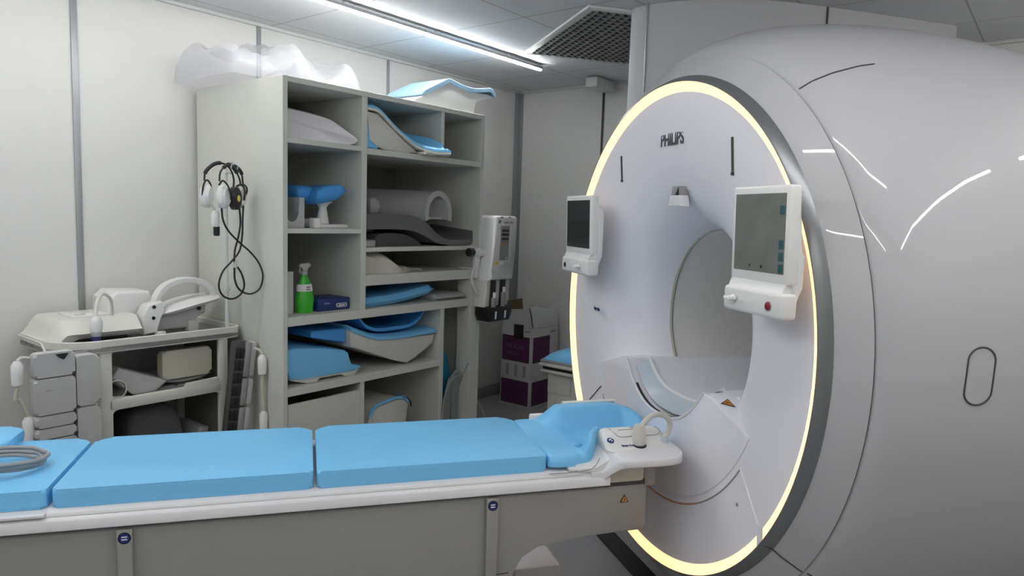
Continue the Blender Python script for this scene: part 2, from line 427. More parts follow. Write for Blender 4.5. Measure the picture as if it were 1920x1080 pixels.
# receiving tray inside the mouth and the flat bridge through the bore
def U2(y): return .792+.092*min(1, abs(y)/.262)**3
ys2 = [-.262+.524*i/28 for i in range(29)]
bot = [(-.262+.524*i/20, .742+.12*abs(-1+i/10)**2.6) for i in range(21)]
def trayring(x, dz, sc_): return [(x, y*sc_, z+dz) for y, z in [(y, U2(y)) for y in ys2]]
g = G().grid(8, 28, lambda u, v: (.072+.06*u, ys2[round(v*28)], min(.882, U1(ys2[round(v*28)]*.99)+.012+(U2(ys2[round(v*28)])+.004-U1(ys2[round(v*28)]*.99)-.012)*(math.sin(u*PI/2)))))
obj('tray_front', g, M['shade'], sc, ang=60)
obj('tray_edge', G().tube(smooth([(.132, y, U2(y)+.004) for y in ys2[::2]], 3), .008, 10), M['tabwhite'], sc)
pf = [(-.36, .70), (-.36, .884), (-.27, .884)]+[(y, U2(y)) for y in ys2]+[(.27, .884), (.36, .884), (.36, .70)]
obj('bore_bridge', G().prism(pf, .13, 1.45, 'x'), M['face'], sc, ang=50)
obj('bridge_step', G().box(.30, 1.4, .225, .30, .80, .835, .006), M['bore'], sc)
obj('dock_gap', G().tube(smooth([(.050, y, U1(y)-.002+.004) for y in ys[4:-4:2]], 3), .006, 8), M['black'], sc)
# lower service panel seams on the cover: arc with the ring's warm reflection painted on its middle stretch, and radial edges
def face_pt(r, a, lift=0):
    x = .03
    for (x0, r0), (x1, r1) in zip(FN, FN[1:]):
        if r1 <= r <= r0: x = x0+(x1-x0)*(r0-r)/(r0-r1)
    return Vector((x-lift, r*math.cos(a), ZB+r*math.sin(a)))
def arcseam(a0, a1, w_, mt, r=.628):
    obj('panel_seam', G().tube([face_pt(r, math.radians(a0+(a1-a0)*i/30), .0) for i in range(31)], w_, 8), mt, sc)
arcseam(-145, -118, .0028, M['midgrey']); arcseam(-118, -82, .0032, M['seam_reflection']); arcseam(-82, -38, .0028, M['midgrey'])
for a, da in ((-145.4, 2.2), (-34.6, -2.2)):
    obj('panel_edge', G().tube([face_pt(.628+.19*i/8, math.radians(a+da*i/8), .001) for i in range(9)], .0025, 8), M['tabwhite' if a < -90 else 'gap'], sc)
obj('lock_mark', G().lathe([(-.001, .0), (-.001, .006), (.004, .006)], 'x', tuple(face_pt(.70, math.radians(-138.5))), 16), M['midgrey'], sc)
# positioning-light slots, camera window, lettering
def on_face(y, z): 
    r = math.hypot(y, z-ZB); return face_pt(r, math.atan2(z-ZB, y))
for y, zb_ in ((.392, 1.608), (-.388, 1.598)):
    s0 = Vector(on_face(y, 1.70)); s1 = Vector(on_face(y, zb_))
    obj('laser_slot', G().tube([s0, s1], .0055, 8), M['gap'], sc)
    obj('slot_lens', G().tube([s1+Vector((0, 0, -.002)), s1+Vector((-.001, 0, -.012))], .0065, 8), M['black'], sc)
DZ = .092
wf = obj('window_frame', G().prism([(-.002, 1.474+DZ), (-.050, 1.474+DZ), (-.054, 1.44+DZ), (.002, 1.44+DZ)], .043, .08, 'x', .002), M['midgrey'], sc)
obj('window_sill', G().prism([(.004, 1.442+DZ), (-.056, 1.442+DZ), (-.068, 1.404+DZ), (.018, 1.404+DZ)], .040, .08, 'x', .004), M['tabwhite'], sc)
obj('laser_label', G().prism([(-.049, 1.468+DZ), (-.052, 1.442+DZ), (-.028, 1.442+DZ)], .041, .045, 'x'), M['black'], wf)
lp = on_face(-.055, 1.735)
text('logo', 'PHILIPS', .064, (lp.x-.001, -.004, 1.730), (0, -1, 0), (0, 0, 1), M['gap'], sc, off=.0012, sx=.80)
text('small_print', 'Ingenia', .022, (.019, .565, 1.05), (0, -1, 0), (0, 0, 1), M['navy'], sc, off=.001)
# warning sticker on the apron wing
text_base = [( -.40, .881), (-.455, .866), (-.445, .845)]
def tri(name, a, b, c, mt, par, th=.0008):
    a, b, c = Vector(a), Vector(b), Vector(c); nn = (b-a).cross(c-a).normalized()
    g = G(); A = [g.bm.verts.new(p) for p in (a, b, c)]; B = [g.bm.verts.new(p+nn*th) for p in (a, b, c)]
    g.bm.faces.new(A); g.bm.faces.new(B[::-1])
    for k in range(3): g.bm.faces.new((A[k], A[(k+1) % 3], B[(k+1) % 3], B[k]))
    return obj(name, g, mt, par)
def warn(cen, X, Y, s, par):
    cen, X, Y = Vector(cen), Vector(X).normalized(), Vector(Y).normalized(); Zn = X.cross(Y)
    a = tri('warning_label', cen-X*s-Y*s*.8, cen+X*s-Y*s*.8, cen+Y*s*.9, M['black'], par, .0006)
    c2 = cen+Zn*.0012-Y*s*.06
    b = tri('warning_field', c2-X*s*.72-Y*s*.55, c2+X*s*.72-Y*s*.55, c2+Y*s*.68, M['orange'], par, .0006)
    c3 = cen+Zn*.0022-Y*s*.1
    tri('warning_bolt', c3-X*s*.12-Y*s*.4, c3+X*s*.18-Y*s*.1, c3+Y*s*.38, M['black'], par, .0004)
warn((.072, -.372, .8728), (0, 1, .33), (-1, 0, 0), .024, sc)

# control panels mounted left and right on the cover
def panel(yc, xf, wd, zb, big, m0, m1):
    h = wd/2
    p = obj('control_panel', G().box(xf, xf+.034, yc-h, yc+h, 1.290, 1.540, .007, 3, rot=Ry(-.03)), M['plastic'], sc)
    obj('panel_back', G().prism([(xf+.02, 1.225), (-.045, 1.225), (-.043, 1.268), (-.026, 1.282), (-.026, zb), (-.043, zb+.012), (-.046, 1.49), (xf+.02, 1.50)], yc-h+.001, yc+h-.001, 'y', .005, 3), M['plastic'], sc)
    obj('mount', G().box(-.032, .055, m0, m1, 1.285, 1.40, .010, 3), M['plastic'], sc)
    def on(name, y0, y1, z0, z1, mt, d=.002, par=p):
        zc = 1.415; g = G(); g.box(xf-d, xf+.002, y0, y1, z0, z1, .0008, 1)
        bmesh.ops.rotate(g.bm, cent=(xf+.017, yc, zc), matrix=Ry(-.03), verts=g.bm.verts)
        return obj(name, g, mt, par)
    on('screen', yc-h+.016, yc+h-.016, 1.318, 1.520, M['screen'] if big else M['screenb'], .0015)
    if big:
        for z in (1.478, 1.392, 1.362, 1.332): on('screen_icon', yc-h+.018, yc-h+.038, z-.0115, z+.0115, M['tealicon'], .0022)
        on('screen_key', yc-.02, yc-.012, 1.328, 1.336, M['black'], .0022); on('screen_key', yc+.03, yc+.036, 1.330, 1.337, M['black'], .0022)
    b = obj('button_box', G().box(xf-.012, -.042, yc-h-.004, yc+h+.006, 1.205, 1.272, .010, 3), M['plastic'], sc)
    obj('neck', G().prism([(xf+.004, 1.294), (xf+.002, 1.284), (xf-.008, 1.268), (-.046, 1.262), (-.046, 1.294)], yc-h+.006, yc+h-.006, 'y', .002), M['plastic'], sc)
    xb = xf-.012
    ky, ry_ = (yc+h*.60, yc-h*.62) if big else (yc-h*.45, yc+h*.72)
    obj('joystick', G().lathe([(xb-.003, .011), (xb-.007, .0105), (xb-.009, .007), (xb-.020, .0068), (xb-.022, .0)], 'x', (0, ky, 1.240), 24), M['white'], b)
    obj('joystick_paddle', G().box(xb-.028, xb-.016, ky-.013, ky+.013, 1.235, 1.246, .003), M['white'], b)
    obj('stop_button_ring', G().lathe([(xb+.001, .0135), (xb-.002, .013), (xb-.002, .010)], 'x', (0, ry_, 1.236), 32), M['metal'], b)
    obj('stop_button', G().lathe([(xb+.001, .0115), (xb-.004, .010), (xb-.006, .006), (xb-.0065, 0)], 'x', (0, ry_, 1.236), 32), M['red'] if big else M['black'], b)
    obj('indicator', G().lathe([(xb+.0002, .0018), (xb-.0008, .0014), (xb-.0008, 0)], 'x', (0, ky-.035, 1.234), 12), M['midgrey'], b)
panel(-.690, -.078, .242, 1.366, True, -.715, -.60)
panel(.568, -.084, .290, 1.470, False, .585, .68)

# ------------------------------------------------------------------ the patient table (along x, in front of the mouth)
tb = thing('patient_table', 'long grey patient table with a pale rail running up to the scanner', 'patient table', (-1.6, 0, 0))
g = G(); TX0 = -3.0
out = [(TX0, .075), (TX0, .575), (-.135, .575), (-.122, .565), (-.120, .44), (-.132, .418), (-.38, .414), (-.50, .405), (-.555, .375), (-.585, .325), (-.592, .26), (-.595, .075)]
obj('body', G().prism(out, -.245, .245, 'y', .008, 3), M['tabgrey'], tb, ang=40)
obj('base_plate', G().box(-2.9, -.60, -.20, .20, 0, .08, .01), M['midgrey'], tb)
obj('foot_cover', G().box(-.46, -.27, .12, .30, 0, .13, .02), M['tabwhite'], tb)
obj('body_seam', G().tube([(-1.1, -.2455, .300), (-.86, -.2455, .313), (-.594, -.2455, .322)], .0018, 6), M['gap'], tb)
# rail: white lipped channel
rl = [(-.262, .588), (-.262, .612), (-.256, .618), (-.246, .621), (-.244, .628), (-.240, .632), (.240, .632), (.244, .628), (.246, .621), (.256, .618), (.262, .612), (.262, .588), (.255, .584), (-.255, .584)]
obj('rail', G().prism(rl, TX0-.02, -.265, 'x'), M['tabwhite'], tb, ang=50)
obj('rail_groove', G().box(TX0, -.36, -.2485, -.2455, .6205, .6235), M['seam_pale'], tb)
# strap brackets with round blue labels
for xb, sk_ in ((-.655, 0), (-1.672, 0)):
    b = obj('bracket', G().prism([(xb-.019, .575), (xb+.019, .575), (xb+.017, .30), (xb+.018, .10), (xb-.018, .10), (xb-.017, .30)], -.262, -.243, 'y', .003), M['tabgrey'] if xb < -1 else M['tabgrey'], tb)
    def disc(nm, z, r, mt, d): obj(nm, G().lathe([(-.2615-d, 0), (-.2615-d, r), (-.2600, r)], 'y', (xb, 0, z), 28), mt, b)
    disc('label_rim', .553, .0160, M['white'], .0005); disc('blue_label', .553, .0135, M['navy'], .0010)
    for kk in (-1, 1): obj('label_mark', G().box(xb-.007, xb+.007, -.2632, -.2624, .553+kk*.0035-.0015, .553+kk*.0035+.0015), M['white'], b)
    disc('screw_cap', .510, .008, M['midgrey'], .0003); disc('screw_face', .510, .0066, M['tabgrey'], .0006)
    disc('screw_cap', .385, .008, M['midgrey'], .0003); disc('screw_face', .385, .0066, M['tabgrey'], .0006)
warn((-.205, -.2462, .532), (1, 0, 0), (0, 0, 1), .016, tb)
# end tray: flares out and overhangs towards the mouth
def traytop(x): return .632+.035*max(0, min(1, (x+.31)/.07))
secs = [(-.33, -.262, .6325), (-.300, -.263, .633), (-.286, -.268, .638), (-.272, -.288, .658), (-.258, -.314, .680), (-.243, -.329, .689), (-.20, -.335, .691), (-.10, -.336, .691), (-.05, -.324, .691), (-.022, -.285, .691), (-.012, -.22, .691), (-.010, -.1, .691)]
SS = smooth(secs, 4); NS = len(SS)-1
def tr(u, v, top):
    x, y, z = SS[round(u*NS)]
    k = math.sqrt(max(0, 1-(1-min(1, v/.05))**2))
    yi = -.09
    return (x, y+.004*(1-k)+(yi-y)*v, z-.006*(1-k) if top else max(.592, z-.027)+.006*(1-k))
obj('end_tray', G().grid(NS, 40, lambda u, v: tr(u, v, 1), lambda u, v: tr(u, v, 0)), M['tabwhite'], tb, ang=60)
obj('tray_support', G().box(-.27, -.135, -.245, .245, .585, .640, .01), M['cream'], tb)
obj('tray_support', G().box(-.135, -.085, -.235, .235, .560, .642, .012), M['tabgrey'], tb)
obj('shadow_gap', G().box(-.27, -.13, -.240, .240, .572, .590), M['gap'], tb)

# mattress sections, each lying on the rail
def mpad(x0, x1, label, z1=.684, rb=.045, y0=-.218, y1=.232):
    o = obj('mattress_pad', G().prism(rrect(x0, x1, y0, y1, [rb, rb, .012, .012], 6), .633, z1, 'z', .016, 4), M['blue'],
            base=((x0+x1)/2, 0, .633), label=label, cat='mattress pad', group='blue pads on the patient table', ang=60)
    return o
mpad(-1.853, -1.187, 'long blue mattress pad left of the middle joint on the patient table')
mpad(-1.177, -.468, 'blue mattress pad right of the middle joint, next to the head cushion')
mpad(-2.55, -1.866, 'blue mattress pad at the left edge of the frame, with a grey cable on it')
o = obj('foot_pad', G().prism(rrect(-2.6, -2.07, .10, .30, .05), .6845, .715, 'z', .012, 4), M['blue'], base=(-2.4, .2, .68), label='thin blue pad lying behind the coiled cable at the far left end', cat='pad')
obj('table_clip', G().box(-2.3, -1.858, -.262, -.235, .625, .634, .003), M['tabwhite'], tb)
# grey cable coil lying on the left pad
P_ = []
for k in range(60):
    a = k*2*PI/20; rr = .075+.006*(k//20); P_.append((-2.03+rr*math.cos(a)*1.2+.004*(k % 3), -.03+rr*.9*math.sin(a), .694+.010*(k//20)+.012*abs(math.sin(a*.5))))
obj('coiled_cable', G().tube(smooth(P_, 3), .0058, 8), M['cablegrey'], base=(-2.03, -.03, .684), label='grey cable coiled on the left mattress pad', cat='cable')

# ------------------------------------------------------------------ head coil with its blue head cushion, at the mouth end of the table
def sst(a, b, x):
    t_ = max(0, min(1, (x-a)/(b-a))); return t_*t_*(3-2*t_)
def bump(x, a, b, w_): return sst(a-w_, a+w_, x)*(1-sst(b-w_, b+w_, x))
HX0, HX1 = -.462, .022
def yfront(x): return -.226+.012*sst(-.40, -.33, x)+.100*sst(-.325, -.235, x)-.012*sst(-.2, -.1, x)
def yback(x): return .225-.02*sst(-.40, -.3, x)-.05*sst(-.06, .02, x)
def hz(x, y):
    z = .678-.012*bump(y, -.09, .09, .05)
    yb = yback(x); yf = yfront(x)
    z += .058*bump(x, -.335, .03, .045)*sst(yb-.115, yb-.055, y)*(1-.35*sst(-.10, .03, x))
    z -= .012*bump(x, -.30, .1, .03)*bump(y, -.06, yb-.11, .03)
    z += .058*bump(x, -.325, -.225, .022)*(1-sst(yf+.03, yf+.085, y))
    z -= .045*bump(x, -.325, -.290, .012)*bump(y, yf+.055, yf+.100, .014)
    return max(z, .649)
def hcoord(u, v):
    x = HX0+(HX1-HX0)*u; yf, yb = yfront(x), yback(x); y = yf+(yb-yf)*v
    if u < .08: 
        k = 1-u/.08; x += .0; y = y*(1-.06*k*k)
    return x, y
def htop(u, v):
    x, y = hcoord(u, v); z = hz(x, y)
    ed = min(min(v, 1-v)/.045, min(u, 1-u)/.03, 1)
    return (x, y, z-.022*(1-math.sqrt(max(0, 1-(1-ed)**2))))
hc = obj('head_cushion', G().grid(96, 60, htop, lambda u, v: (*hcoord(u, v), .6455)), M['blue'], base=(-.22, 0, .65),
    label='contoured blue head cushion with raised side wings at the scanner end of the table', cat='head cushion', ang=60)
co = thing('head_coil_base', 'white coil base holding the blue head cushion, with a looped plug cable', 'coil base', (-.2, 0, .633))
# main flat shell under the cushion
shell = [(-.40, -.238), (-.40, .240), (-.02, .236), (.012, .19), (.012, -.12), (-.03, -.225), (-.06, -.242), (-.30, -.250), (-.36, -.248)]
obj('shell', G().prism(shell, .634, .645, 'z', .004, 2), M['plastic'], co)
# sloped connector housing on the near side
def hs(u, v, top):
    x = -.262+.237*u; yf_, yb_ = -.250, -.112
    k = min(1, u/.16, (1-u)/.10); k = math.sqrt(max(0, 1-(1-k)**2))
    y = yf_+(yb_-yf_)*v+(.03*(1-k))*(1-v)
    z = .690+(.040*sst(.05, .75, v))*(.35+.65*k)
    return (x, y, z if top else .640)
hb = obj('connector_housing', G().grid(30, 12, lambda u, v: hs(u, v, 1), lambda u, v: hs(u, v, 0)), M['plastic'], co, ang=50)
def onhs(u, v, d=.0008): 
    p = Vector(hs(u, v, 1)); return p+Vector((0, -.4, .9))*d
ln = [onhs(u, v) for u, v in ((.20, .92), (.21, .62), (.27, .50), (.5, .50), (.82, .50), (.90, .56), (.93, .72), (.91, .92))]
obj('housing_seam', G().tube(smooth(ln, 4), .0011, 6), M['midgrey'], hb)
obj('housing_ridge', G().tube([onhs(.30, .76), onhs(.58, .76)], .0012, 6), M['cablegrey'], hb)
N1 = (Vector((0, .104, .040*.65))).normalized()
text('coil_lettering', 'Base Coil', .0125, tuple(onhs(.33, .26, .0015)), (1, 0, 0), tuple(N1), M['navy'], hb, off=.0003)
text('coil_lettering', 'Philips', .007, tuple(onhs(.56, .90, .0015)), (1, 0, 0), tuple(N1), M['midgrey'], hb)
g = G(); g.lathe([(0, 0), (0, .0125), (-.002, .0125)], 'z', (0, 0, 0), 28)
bmesh.ops.rotate(g.bm, cent=(0, 0, 0), matrix=Rx(.45), verts=g.bm.verts); bmesh.ops.translate(g.bm, vec=onhs(.10, .42, .002), verts=g.bm.verts)
obj('round_label', g, M['navy'], hb)
g = G(); g.lathe([(0, 0), (0, .0145), (-.002, .0145)], 'z', (0, 0, 0), 28)
bmesh.ops.rotate(g.bm, cent=(0, 0, 0), matrix=Rx(.45), verts=g.bm.verts); bmesh.ops.translate(g.bm, vec=onhs(.10, .42, .0012), verts=g.bm.verts)
obj('label_ring', g, M['white'], hb)
g = G()
for q in ((-.003, .002, .003), (.002, .0045, .0028), (.004, -.003, .003)): g.lathe([(.0004, 0), (.0004, q[2]), (0, q[2])], 'z', (q[0], q[1], 0), 12)
bmesh.ops.rotate(g.bm, cent=(0, 0, 0), matrix=Rx(.45), verts=g.bm.verts); bmesh.ops.translate(g.bm, vec=onhs(.10, .42, .003), verts=g.bm.verts)
obj('label_figure', g, M['white'], hb)
# curved skirt seam sweeping round the cushion
obj('shell_seam', G().tube(smooth([(-.47, -.246, .6345), (-.40, -.250, .636), (-.345, -.252, .640), (-.318, -.254, .652), (-.300, -.250, .676)], 5), .0014, 6), M['midgrey'], co)
def skt(u, v):
    x = -.372+.135*u; yi = min(yfront(x)+.02, -.135); y = yi+(-.251-yi)*v
    return (x, y, .652+.036*sst(.25, 1, u)-(.016-.004*u)*v*v)
obj('side_skirt', G().grid(20, 12, skt, lambda u, v: (skt(u, v)[0], skt(u, v)[1], .6335)), M['plastic'], co, ang=60)
# white retaining strip along the back wing
obj('back_strip', G().box(-.262, -.045, .192, .215, .7335, .7395, .002), M['plastic'], co)
obj('back_frame', G().box(-.262, -.045, .205, .222, .64, .735, .004), M['plastic'], co)
obj('corner_cap', G().box(-.385, -.315, .215, .245, .64, .690, .008), M['plastic'], co)
# plug standing on the tray and its looped cable
cx, cy = -.142, -.205
pl = obj('plug', G().lathe([(.692, 0), (.692, .021), (.702, .0225), (.735, .0225), (.742, .021), (.755, .020), (.764, .0165), (.767, 0)], 'z', (cx, cy, 0), 32), M['cable'], co, ang=50)
obj('plug_socket', G().lathe([(.688, .0), (.688, .027), (.6985, .0265), (.6985, .0)], 'z', (cx, cy, 0), 32), M['black'], pl)
obj('lock_mark', G().lathe([(.6905, 0), (.6905, .004), (.692, 0.0035), (.692, 0)], 'z', (cx-.045, cy-.015, 0), 12), M['black'], pl)
text('tray_lettering', 'COIL 1', .009, (cx+.065, cy-.005, .6925), (1, 0, 0), (0, 1, 0), M['midgrey'], pl)
obj('looped_cable', G().tube(smooth([(cx+.006, cy, .755), (cx+.020, cy, .775), (cx+.045, cy+.002, .793), (cx+.078, cy+.004, .795), (cx+.105, cy+.006, .782), (cx+.118, cy+.008, .755), (cx+.110, cy+.008, .728), (cx+.098, cy+.006, .712)], 6), .0095, 12), M['cable'], co)
obj('strain_relief', G().lathe([(.690, .017), (.703, .016), (.712, .0125), (.718, .011), (.718, 0)], 'z', (cx+.096, cy+.006, 0), 24), M['shade'], co)
# ------------------------------------------------------------------ open storage cabinet against the left wall (wall frame)
VF, VB = 1.613, 2.36
cb = thing('storage_cabinet', 'tall white open cabinet with shelves of cushions and coils against the wall', 'cabinet', (.23, 2.0, 0), W=True)
def P(nm, *q, mt='cab', bev=.0015): return obj(nm, G().box(*q, bev, 1), M[mt], cb)
L0, L1 = -.461, .905
P('side_panel', L0, L0+.026, VF, VB, 0, 2.03)
P('side_panel', L1-.026, L1, VF, VB, 0, 2.03)
P('top_panel', L0+.026, L1-.026, VF, VB, 2.004, 2.03)
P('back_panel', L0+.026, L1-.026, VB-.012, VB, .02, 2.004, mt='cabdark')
P('divider', -.014, .020, VF+.002, VB-.012, .942, 2.004)
P('divider', .545, .568, VF+.004, VB-.012, 1.757, 2.004)
P('divider', .570, .600, VF+.004, VB-.012, .0, .916)
P('divider', -.005, .022, VF+.006, VB-.012, .0, .582)
P('shelf', L0+.026, -.014, VF+.003, VB-.012, 1.738, 1.762)
P('shelf', .020, L1-.026, VF+.003, VB-.012, 1.727, 1.757)
P('shelf', L0+.026, -.014, VF+.003, VB-.012, 1.333, 1.356)
P('shelf', .020, L1-.026, VF+.003, VB-.012, 1.240, 1.262)
P('shelf', .020, .812, VF+.003, VB-.012, 1.068, 1.122)
P('shelf', L0+.026, .812, VF+.001, VB-.012, .905, .948)
P('shelf', L0+.026, .570, VF+.004, VB-.012, .575, .612)
P('stile', .812, L1-.026, VF, VF+.10, 0, 1.135)
dr = P('door', L0+.030, -.008, VF+.004, VF+.022, .02, .535)
P('plinth', L0+.026, .57, VF+.03, VF+.05, 0, .02)

def Wo(name, g, mt, base, label, cat, group=None, **k): return obj(name, g, M[mt], W=True, base=base, label=label, cat=cat, group=group, **k)
# upper left bay: two pillows
def puffy(x0, x1, y0, y1, z0, z1, puff=.45, nu=20, nv=20, fx=None): return G().cushion(x0, x1, y0, y1, z0, z1, .3, nu, nv, puff, fx)
Wo('pillow', puffy(-.42, -.03, 2.03, 2.33, 1.763, 1.955), 'coilgrey', (-.2, 2.08, 1.763), 'grey pillow behind and above the white pillow in the top left bay', 'pillow')
g = G().prism([(p.x, p.y) for p in smooth([(-.425, 1.782, 0), (-.430, 1.87, 0), (-.415, 1.912, 0), (-.27, 1.910, 0), (-.12, 1.893, 0), (-.085, 1.875, 0), (-.045, 1.825, 0), (-.020, 1.79, 0), (-.045, 1.768, 0), (-.25, 1.764, 0), (-.40, 1.767, 0)], 5, True)], 1.63, 2.02, 'y', .02, 4)
bmesh.ops.subdivide_edges(g.bm, edges=[e for e in g.bm.edges if abs(e.verts[0].co.y-e.verts[1].co.y) > .2], cuts=2)
for v_ in g.bm.verts:
    if v_.co.y < 1.70:
        e_ = 1.795-.02*(v_.co.x+.2)
        v_.co.y += max(0, v_.co.z-e_)*1.3+max(0, e_-v_.co.z)*1.8
        if v_.co.x < -.30: v_.co.y += (-.30-v_.co.x)*.5
Wo('pillow', g, 'pillow', (-.22, 1.8, 1.763), 'white wedge pillow lying in the top left bay of the cabinet', 'pillow', ang=40)
# top middle bay: curved leg support, blue lining on a cream shell
t = thing('leg_support', 'curved cream leg support with a blue lining in the top middle bay', 'leg support', (.35, 1.85, 1.757), W=True)
FE = smooth([(.025, 1.62, 1.957), (.10, 1.62, 1.950), (.20, 1.62, 1.884), (.29, 1.61, 1.828), (.36, 1.59, 1.792), (.44, 1.55, 1.774), (.512, 1.51, 1.778)], 6)
BE = smooth([(.025, 2.00, 1.985), (.12, 2.00, 1.975), (.22, 1.98, 1.93), (.36, 1.90, 1.895), (.46, 1.78, 1.870), (.505, 1.68, 1.850), (.540, 1.60, 1.812)], 6)
def legs(th):
    def q(u, v):
        i = round(u*(len(FE)-1)); a, b = FE[i], BE[i]; p = a.lerp(b, v)
        e_ = min(1, min(v, 1-v)/.06, (1-u)/.04); e_ = math.sqrt(max(0, 1-(1-e_)**2))
        return (p.x+th*.5*sst(.5, 0, u)*0, p.y, p.z-.028*math.sin(PI*v)*sst(.3, .6, u)+th*(.45+.55*e_ if th > 0 else 1))
    return q
obj('shell', G().grid(len(FE)-1, 14, legs(.001), legs(-.012)), M['shell'], t, ang=50)
obj('lining', G().grid(len(FE)-1, 14, legs(.022), legs(.002)), M['blue'], t, ang=60)
obj('side_wall', G().prism([(.095, 1.775), (.05, 1.80), (.03, 1.94), (.10, 1.935), (.20, 1.868), (.29, 1.813), (.36, 1.778), (.40, 1.765), (.30, 1.757), (.16, 1.757)], 1.632, 1.66, 'y', .006), M['shell'], t)
obj('heel_block', G().prism([(.38, 1.757), (.50, 1.757), (.50, 1.768), (.38, 1.772)], 1.57, 1.75, 'y', .003), M['shell'], t)
Wo('pad', G().prism([(.024, 1.759), (.10, 1.759), (.118, 1.775), (.075, 1.845), (.024, 1.87)], 1.635, 1.72, 'y', .006), 'blue', (.07, 1.7, 1.757), 'small blue pad squeezed beside the curved leg support', 'pad')
# middle left bay
t = thing('notched_holder', 'grey block with a U-shaped notch in the middle left bay', 'holder', (-.35, 1.72, 1.356), W=True)
uo = [(-.430, 1.356), (-.305, 1.356), (-.305, 1.498), (-.335, 1.498), (-.338, 1.44)]+[(-.375+.037*math.cos(-i*PI/10), 1.425+.045*math.sin(-i*PI/10)) for i in range(11)]+[(-.413, 1.50), (-.430, 1.515)]
obj('block', G().prism(uo, 1.67, 1.78, 'y', .004), M['padgrey'], t)
obj('inner_back', G().box(-.425, -.31, 1.785, 1.80, 1.357, 1.46, .004), M['coilgrey'], t)
t = thing('headrest', 'blue saddle headrest on a white stand in the middle left bay', 'headrest', (-.17, 1.75, 1.356), W=True)
obj('foot', G().box(-.235, -.055, 1.66, 1.80, 1.356, 1.376, .008, 3), M['plastic'], t)
obj('foot', G().box(-.262, -.225, 1.655, 1.70, 1.356, 1.405, .006, 3), M['white'], t)
obj('column', G().lathe([(1.374, .034), (1.40, .030), (1.455, .020), (1.47, .030), (1.485, .052), (1.49, 0)], 'z', (-.16, 1.73, 0), 24, sy=.8), M['plastic'], t, ang=50)
def sad(sg):
    def q(u, v):
        a, b = 2*u-1, 2*v-1; ed = (max(0, 1-a**4))**.5*(max(0, 1-b**4))**.5
        z = 1.518+.012*b*b+.018*a
        return (-.170+a*.085, 1.74+b*.10, z+sg*.042*ed)
    return q
obj('saddle_pad', G().grid(20, 20, sad(1), sad(-1)), M['bluedeep'], t, ang=80)
def sad2(sg):
    def q(u, v):
        a, b = 2*u-1, 2*v-1; ed = (max(0, 1-a**4))**.5*(max(0, 1-b**4))**.5
        return (-.262+a*.055, 1.80+b*.09, 1.520+sg*.040*ed)
    return q
obj('saddle_pad', G().grid(16, 16, sad2(1), sad2(-1)), M['bluedeep'], t, ang=80)
obj('column', G().box(-.27, -.22, 1.80, 1.86, 1.40, 1.50, .008), M['padgrey'], t)
obj('foot', G().box(-.29, -.20, 1.77, 1.90, 1.356, 1.40, .008), M['padgrey'], t)
# third bay on the left: carton, spray bottle, glove box
Wo('carton', G().box(-.432, -.345, 1.70, 1.95, .948, 1.15, .003), 'carton', (-.39, 1.82, .948), 'pale narrow carton standing at the left end of the bottle shelf', 'carton')
t = thing('spray_bottle', 'bright green spray bottle with a white label on the left shelf', 'bottle', (-.272, 1.72, .948), W=True)
bp = [(0, 0), (0, .045), (.004, .048), (.03, .048), (.06, .052), (.085, .047), (.10, .042), (.13, .038), (.155, .026), (.175, .017), (.185, .014), (.185, 0)]
obj('bottle_body', G().lathe([(h+.948, r*.98) for h, r in bp], 'z', (-.272, 1.72, 0), 32, sy=.72), M['green'], t, ang=50)
obj('label', G().lathe([(1.052, .0424), (1.0545, .0433), (1.076, .0395), (1.086, .0378), (1.086, .036)], 'z', (-.272, 1.72, 0), 32, sy=.74), M['white'], t, ang=50)
g = G()
for zz, w_ in ((1.073, .018), (1.062, .022)): g.box(-.272-w_/2, -.272+w_/2, 1.6885-.0015, 1.690, zz-.0035, zz+.0035)
obj('label_print', g, M['midgrey'], t)
obj('neck_ring', G().lathe([(1.132, 0), (1.132, .017), (1.148, .017), (1.150, .012), (1.150, 0)], 'z', (-.272, 1.72, 0), 24), M['clearpl'], t)
obj('trigger_head', G().prism([(-.305, 1.170), (-.300, 1.184), (-.25, 1.188), (-.235, 1.175), (-.258, 1.165), (-.262, 1.148), (-.284, 1.148), (-.286, 1.166)], 1.710, 1.730, 'y', .003), M['clearpl'], t)
obj('trigger', G().tube([(-.295, 1.72, 1.166), (-.300, 1.72, 1.150), (-.292, 1.72, 1.136)], .003, 8), M['clearpl'], t)
t = thing('glove_carton', 'low navy blue carton lying right of the green bottle', 'carton', (-.12, 1.78, .948), W=True)
gb = obj('carton_body', G().box(-.215, -.022, 1.69, 1.86, .948, 1.008, .002), M['navybox'], t)
g = G().prism(rrect(-.105, -.04, .962, .982, .009), 1.6888, 1.6898, 'y'); obj('brand_patch', g, M['white'], t)
obj('brand_patch', G().prism(rrect(-.100, -.045, .9645, .9795, .007), 1.6882, 1.6890, 'y'), M['navy'], t)
text('carton_lettering', 'gloves', .016, (-.0725, 1.6878, .972), (1, 0, 0), (0, 0, 1), M['white'], t, off=.0004)
text('carton_lettering', 'Nitrile', .012, (-.16, 1.6895, .985), (1, 0, 0), (0, 0, 1), M['shade'], t)
